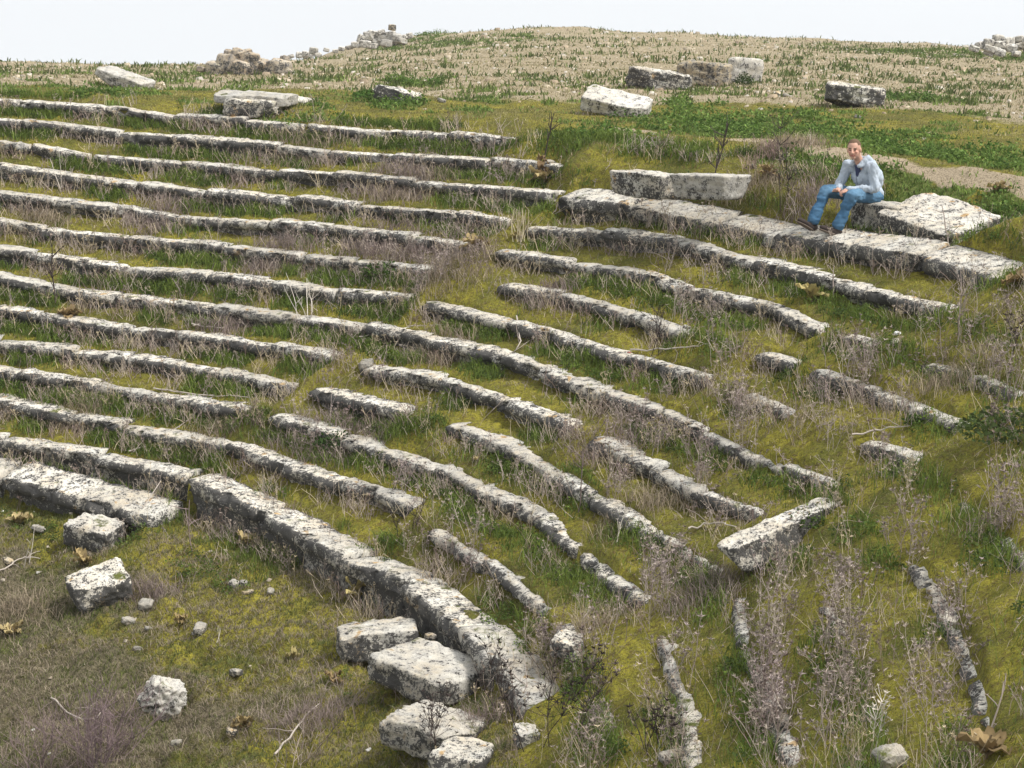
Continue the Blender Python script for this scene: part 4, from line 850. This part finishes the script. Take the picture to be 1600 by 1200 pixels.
def remesh(name, prims, voxel, smooth, mat, parent, colf=None, disp=None):
    V, Q, T, n = [], [], [], 0
    for v, f in prims:
        v = np.asarray(v)
        if isinstance(f, tuple): Q.append(np.array(f[0]) + n); T.append(np.array(f[1]) + n)
        else: Q.append(np.array(f) + n)
        V.append(v); n += len(v)
    me = mesh_np('tmp', np.vstack(V), [np.vstack(Q)] + ([np.vstack(T)] if T else []))
    o = bpy.data.objects.new('tmp', me); COL.objects.link(o)
    bm = bmesh.new(); bm.from_mesh(me); bmesh.ops.recalc_face_normals(bm, faces=bm.faces); bm.to_mesh(me); bm.free()
    m = o.modifiers.new('r', 'REMESH'); m.mode = 'VOXEL'; m.voxel_size = voxel
    s = o.modifiers.new('s', 'SMOOTH'); s.iterations = smooth; s.factor = .5
    dg = bpy.context.evaluated_depsgraph_get(); dg.update(); out = bpy.data.meshes.new_from_object(o.evaluated_get(dg)); bpy.data.objects.remove(o)
    out.name = name; N = len(out.vertices); co = np.zeros(N * 3, np.float32); out.vertices.foreach_get('co', co); co = co.reshape(-1, 3).astype(float)
    if disp is not None:
        no = np.zeros(N * 3, np.float32); out.vertices.foreach_get('normal', no); co2 = co + no.reshape(-1, 3) * disp(co)[:, None]; out.vertices.foreach_set('co', co2.astype(np.float32).ravel())
    C = colf(co) if colf else np.ones((N, 3)); C = np.hstack([C, np.ones((N, 1))])
    a = out.color_attributes.new('col', 'FLOAT_COLOR', 'POINT'); a.data.foreach_set('color', C.astype(np.float32).ravel())
    out.polygons.foreach_set('use_smooth', np.ones(len(out.polygons), bool)); out.materials.clear(); out.materials.append(mat); out.update()
    return link(name, out, parent=parent)
def cloth_mat(name, sp=.1, ro=.85, sc=60):
    m = NT(name); c = m.attr('col', 'Color'); n = m.noise(sc, 3, .6); hsv = m.n('ShaderNodeHueSaturation'); m.l(c, hsv.inputs['Color']); m.l(m.math('ADD', m.math('MULTIPLY', n, .35), .83), hsv.inputs['Value']); m.base(hsv.outputs[0])
    m.b.inputs['Roughness'].default_value = ro; m.b.inputs['Specular IOR Level'].default_value = sp; m.bump(m.noise(14, 3, .5), .4, .01); return m.m
MSKIN = cloth_mat('skin', .35, .55, 90); MCLOTH = cloth_mat('cloth')
# local frame: f towards the orchestra, l to his left, u up; origin on the seat under the pelvis
MO = SEAT + RADI * .20 - TANG * .05 - UPV * .02
FW, LW = -RADI, TANG
def W(f, l, u): return FW * f + LW * l + UPV * u
man = bpy.data.objects.new('person', None); COL.objects.link(man); man.location = MO
man['label'] = 'young man with cropped hair in pale grey hoodie and blue jeans sitting on stone'; man['category'] = 'person'
HIP = {1: W(.02, .10, .10), -1: W(.02, -.10, .10)}
KNEE = {1: W(.49, .17, .115), -1: W(.54, -.21, .13)}
ANK = {1: W(.61, .09, -.285), -1: W(.75, -.20, -.245)}
TOE = {1: W(.85, .04, -.285), -1: W(1.00, -.20, -.215)}
HEEL = {1: W(.585, .09, -.365), -1: W(.71, -.20, -.335)}
SH = {1: W(.20, .19, .455), -1: W(.22, -.19, .445)}
ELB = {1: W(.20, .27, .20), -1: W(.27, -.26, .21)}
WR = {1: W(.43, .04, .175), -1: W(.44, -.10, .175)}
HEADC = W(.35, .01, .650); CHEST = W(.12, 0, .34); PEL = W(.0, 0, .10)
hf = np.array([-.36, -.92, -.10]); hf /= np.linalg.norm(hf); hu = np.array([-.10, .0, 1.0]); hu -= hf * (hu @ hf); hu /= np.linalg.norm(hu); hr = np.cross(hu, hf)
HM = np.stack([hr, hf, hu], 1)
def H(x, y, z): return HEADC + HM @ np.array([x, y, z])
torso_rot = np.stack([LW, FW, UPV], 1)
body = [ell(PEL, (.155, .12, .11), torso_rot), cap(PEL, CHEST, .10, .10), ell(CHEST, (.14, .08, .12), torso_rot), cap(W(.17, 0, .42), W(.31, .01, .60), .055, .052)]
for s in (1, -1):
    body += [cap(CHEST + W(.03, s * .08, .08), SH[s], .06, .05), cap(SH[s], ELB[s], .05, .038), cap(ELB[s], WR[s], .038, .026), cap(HIP[s], KNEE[s], .08, .055), cap(KNEE[s], ANK[s], .052, .038), cap(HEEL[s] * .85 + TOE[s] * .15 + UPV * .03, TOE[s] * .7 + HEEL[s] * .3 + UPV * .015, .024, .018), cap(ANK[s], HEEL[s] * .85 + TOE[s] * .15 + UPV * .03, .034, .024)]
body += [ell(H(0, -.012, .030), (.077, .098, .090), HM), ell(H(0, .018, -.035), (.062, .072, .075), HM), ell(H(0, .055, -.088), (.030, .028, .024), HM), cap(H(0, .088, .010), H(0, .112, -.028), .010, .015), ell(H(0, .100, -.032), (.018, .012, .009), HM),
         ell(H(0, .074, .022), (.055, .018, .012), HM), ell(H(0, .080, -.062), (.024, .012, .010), HM), ell(H(.038, .066, -.022), (.020, .018, .018), HM), ell(H(-.038, .066, -.022), (.020, .018, .018), HM), ell(H(.078, -.005, -.010), (.010, .020, .032), HM), ell(H(-.078, -.005, -.010), (.010, .020, .032), HM)]
for s in (1, -1):           # clasped hands: palm, four bent fingers, thumb
    hd = W(.10, -.045 * s, -.05); hd /= np.linalg.norm(hd); side = np.cross(hd, W(.2, 0, 1)); side /= np.linalg.norm(side); nn = np.cross(side, hd)
    pc = WR[s] + hd * .045; body.append(ell(pc, (.040, .046, .017), np.stack([side, hd, nn], 1))); body.append(cap(WR[s], pc, .024, .024))
    for j, (o, L) in enumerate([(-.030, .070), (-.010, .080), (.010, .075), (.029, .060)]):
        b0 = pc + side * o + hd * .032; b1 = b0 + (hd * .8 - nn * .35 * s) * L * .45; b2 = b1 + (hd * .25 - nn * .9 * s) * L * .32; b3 = b2 + (-hd * .4 - nn * .6 * s) * L * .25
        body += [cap(b0, b1, .0095, .009, seg=8), cap(b1, b2, .009, .0085, seg=8), cap(b2, b3, .0085, .0075, seg=8)]
    t0 = pc - side * .032 * s - hd * .015; t1 = t0 - side * .022 * s + hd * .028; body += [cap(t0, t1, .012, .0105, seg=8), cap(t1, t1 + hd * .028 + side * .004 * s, .0105, .009, seg=8)]
def skin_col(co):
    C = np.tile(np.array([.52, .30, .22]), (len(co), 1)); L = (co - HEADC) @ HM; L = L      # columns are the axes
    face = np.exp(-(((np.abs(L[:, 0]) - .040) / .025) ** 2 + ((L[:, 2] + .025) / .03) ** 2)) * (L[:, 1] > .03); C = C * (1 - .35 * face[:, None]) + np.array([.58, .22, .17]) * .35 * face[:, None]
    lip = (np.abs(L[:, 0]) < .026) & (np.abs(L[:, 2] + .062) < .008) & (L[:, 1] > .06); C[lip] = (.36, .12, .10)
    brow = (np.abs(np.abs(L[:, 0]) - .032) < .019) & (np.abs(L[:, 2] - .026) < .006) & (L[:, 1] > .055); C[brow] = (.12, .07, .04)
    beard = (L[:, 2] < -.045) & (L[:, 1] > -.02) & (L[:, 2] > -.14) & ~lip; C[beard] = C[beard] * .82
    return C
remesh('body', body, .0058, 3, MSKIN, man, skin_col)
hairp = [ell(H(0, -.018, .036), (.0805, .0985, .0925), HM)]
hair = remesh('hair', hairp, .006, 2, MCLOTH, man, lambda co: np.tile(np.array([.13, .085, .055]), (len(co), 1)))
bm = bmesh.new(); bm.from_mesh(hair.data)
bmesh.ops.delete(bm, geom=[v for v in bm.verts if (lambda L: L[2] < .052 - (.060 if L[1] < 0 else 0) * min(1, -L[1] / .05) or (L[1] > .045 and L[2] < .085))((np.array(v.co) - HEADC) @ HM)], context='VERTS'); bm.to_mesh(hair.data); bm.free()
for s in (1, -1):
    V, F = ell(H(s * .031, .078, .004), (.013, .008, .0055), HM, 6); C = np.tile(np.array([[.035, .03, .03, 1]]), (len(V), 1)); link('eye', mesh_np('eye', V, F, MSKIN, {'col': C}), parent=man)
def folds(am, fr, sd, st=(1, 1, 1)):
    return lambda co: (v3noise(co * fr * np.array(st) + sd) - .5) * am + (v3noise(co * fr * 2.7 * np.array(st) + sd) - .5) * am * .5
GREY = np.array([.38, .43, .49])
hood = [ell(W(-.01, 0, .14), (.180, .150, .090), torso_rot), cap(W(-.01, 0, .15), W(.09, 0, .33), .140, .140), ell(W(.11, 0, .34), (.195, .125, .160), torso_rot), ell(W(.0, 0, .30), (.17, .11, .18), torso_rot),
        ell(W(.15, 0, .495), (.110, .085, .050), torso_rot), ell(W(.12, .03, .49), (.12, .075, .07), torso_rot), cap(W(.17, .085, .545), W(.29, .055, .46), .042, .030), cap(W(.17, -.085, .545), W(.29, -.055, .46), .042, .030), cap(W(.15, .08, .53), W(.15, -.08, .53), .045, .045)]
for s in (1, -1):
    hood += [cap(W(.15, s * .09, .42), SH[s], .085, .070), cap(SH[s], ELB[s], .068, .058), cap(ELB[s], WR[s] - (WR[s] - ELB[s]) * .06, .056, .042), cap(WR[s] - (WR[s] - ELB[s]) * .12, WR[s] - (WR[s] - ELB[s]) * .02, .038, .036)]
def hoodc(co):
    C = np.tile(GREY, (len(co), 1)); f = co @ FW; l = co @ LW; u = co @ UPV
    z = (np.abs(l + .02) < .008) & (f > .1) & (u > .16) & (u < .5); C[z] = (.18, .20, .24); return C
remesh('hoodie', hood, .009, 4, MCLOTH, man, hoodc, folds(.026, 15, 3, (1.6, 1, .8)))
remesh('shirt', [cap(W(.205, -.015, .33), W(.235, -.01, .45), .036, .040)], .008, 2, MCLOTH, man, lambda co: np.tile(np.array([.05, .06, .12]), (len(co), 1)))
jeans = [ell(W(.0, 0, .085), (.185, .145, .085), torso_rot)]
for s in (1, -1):
    jeans += [cap(HIP[s], KNEE[s], .100, .078), cap(KNEE[s], KNEE[s] * .45 + ANK[s] * .55, .077, .066), cap(KNEE[s] * .45 + ANK[s] * .55, ANK[s] * .93 + KNEE[s] * .07, .066, .072)]
def jeanc(co):
    C = np.tile(np.array([.048, .115, .20]), (len(co), 1)); u = co @ UPV; n = v3noise(co * 9) ; k = sstep(.0, .16, u)[:, None] * .6 + (n[:, None] - .5) * .5; return C * (1 - k) + np.array([.13, .235, .34]) * k
remesh('jeans', jeans, .0095, 3, MCLOTH, man, jeanc, folds(.030, 10, 9, (1, 1, 1.6)))
for s in (1, -1):
    d = TOE[s] - HEEL[s]; d /= np.linalg.norm(d); sd_ = np.cross(d, UPV); sd_ /= np.linalg.norm(sd_); up_ = np.cross(sd_, d); sr = np.stack([sd_, d, up_], 1); m_ = (TOE[s] + HEEL[s]) / 2 + up_ * .015
    sh = remesh('shoe', [ell(m_ + d * .045, (.050, .105, .038), sr), ell(m_ - d * .075, (.043, .070, .050), sr), cap(HEEL[s] + up_ * .03, ANK[s], .042, .045)], .007, 2, MCLOTH, man, lambda co: np.tile(np.array([.045, .035, .032]), (len(co), 1)))
    V, F = ell(m_ - up_ * .030, (.052, .160, .016), sr); C = np.tile(np.array([[.14, .11, .09, 1]]), (len(V), 1)); link('sole', mesh_np('sole', V, F, MCLOTH, {'col': C}), parent=sh)
# ---------------------------------------------------------------- thin haze in the air
def haze(dens):
    x0, x1, y0, y1, z0, z1 = -420, 420, -40, 420, -46, 9
    V = [(x, y, z) for x in (x0, x1) for y in (y0, y1) for z in (z0, z1)]
    F = [(0, 1, 3, 2), (4, 6, 7, 5), (0, 4, 5, 1), (2, 3, 7, 6), (0, 2, 6, 4), (1, 5, 7, 3)]
    m = bpy.data.materials.new('haze'); m.use_nodes = True; m.node_tree.nodes.clear()
    v = m.node_tree.nodes.new('ShaderNodeVolumePrincipled'); v.inputs['Density'].default_value = dens; v.inputs['Color'].default_value = (.95, .96, .98, 1)
    o = m.node_tree.nodes.new('ShaderNodeOutputMaterial'); m.node_tree.links.new(v.outputs[0], o.inputs['Volume'])
    link('haze', mesh_np('haze', np.array(V, float), np.array(F), m, smooth=False), 'thin pale haze hanging in the air over the hill', 'haze', kind='stuff')
haze(.0004)
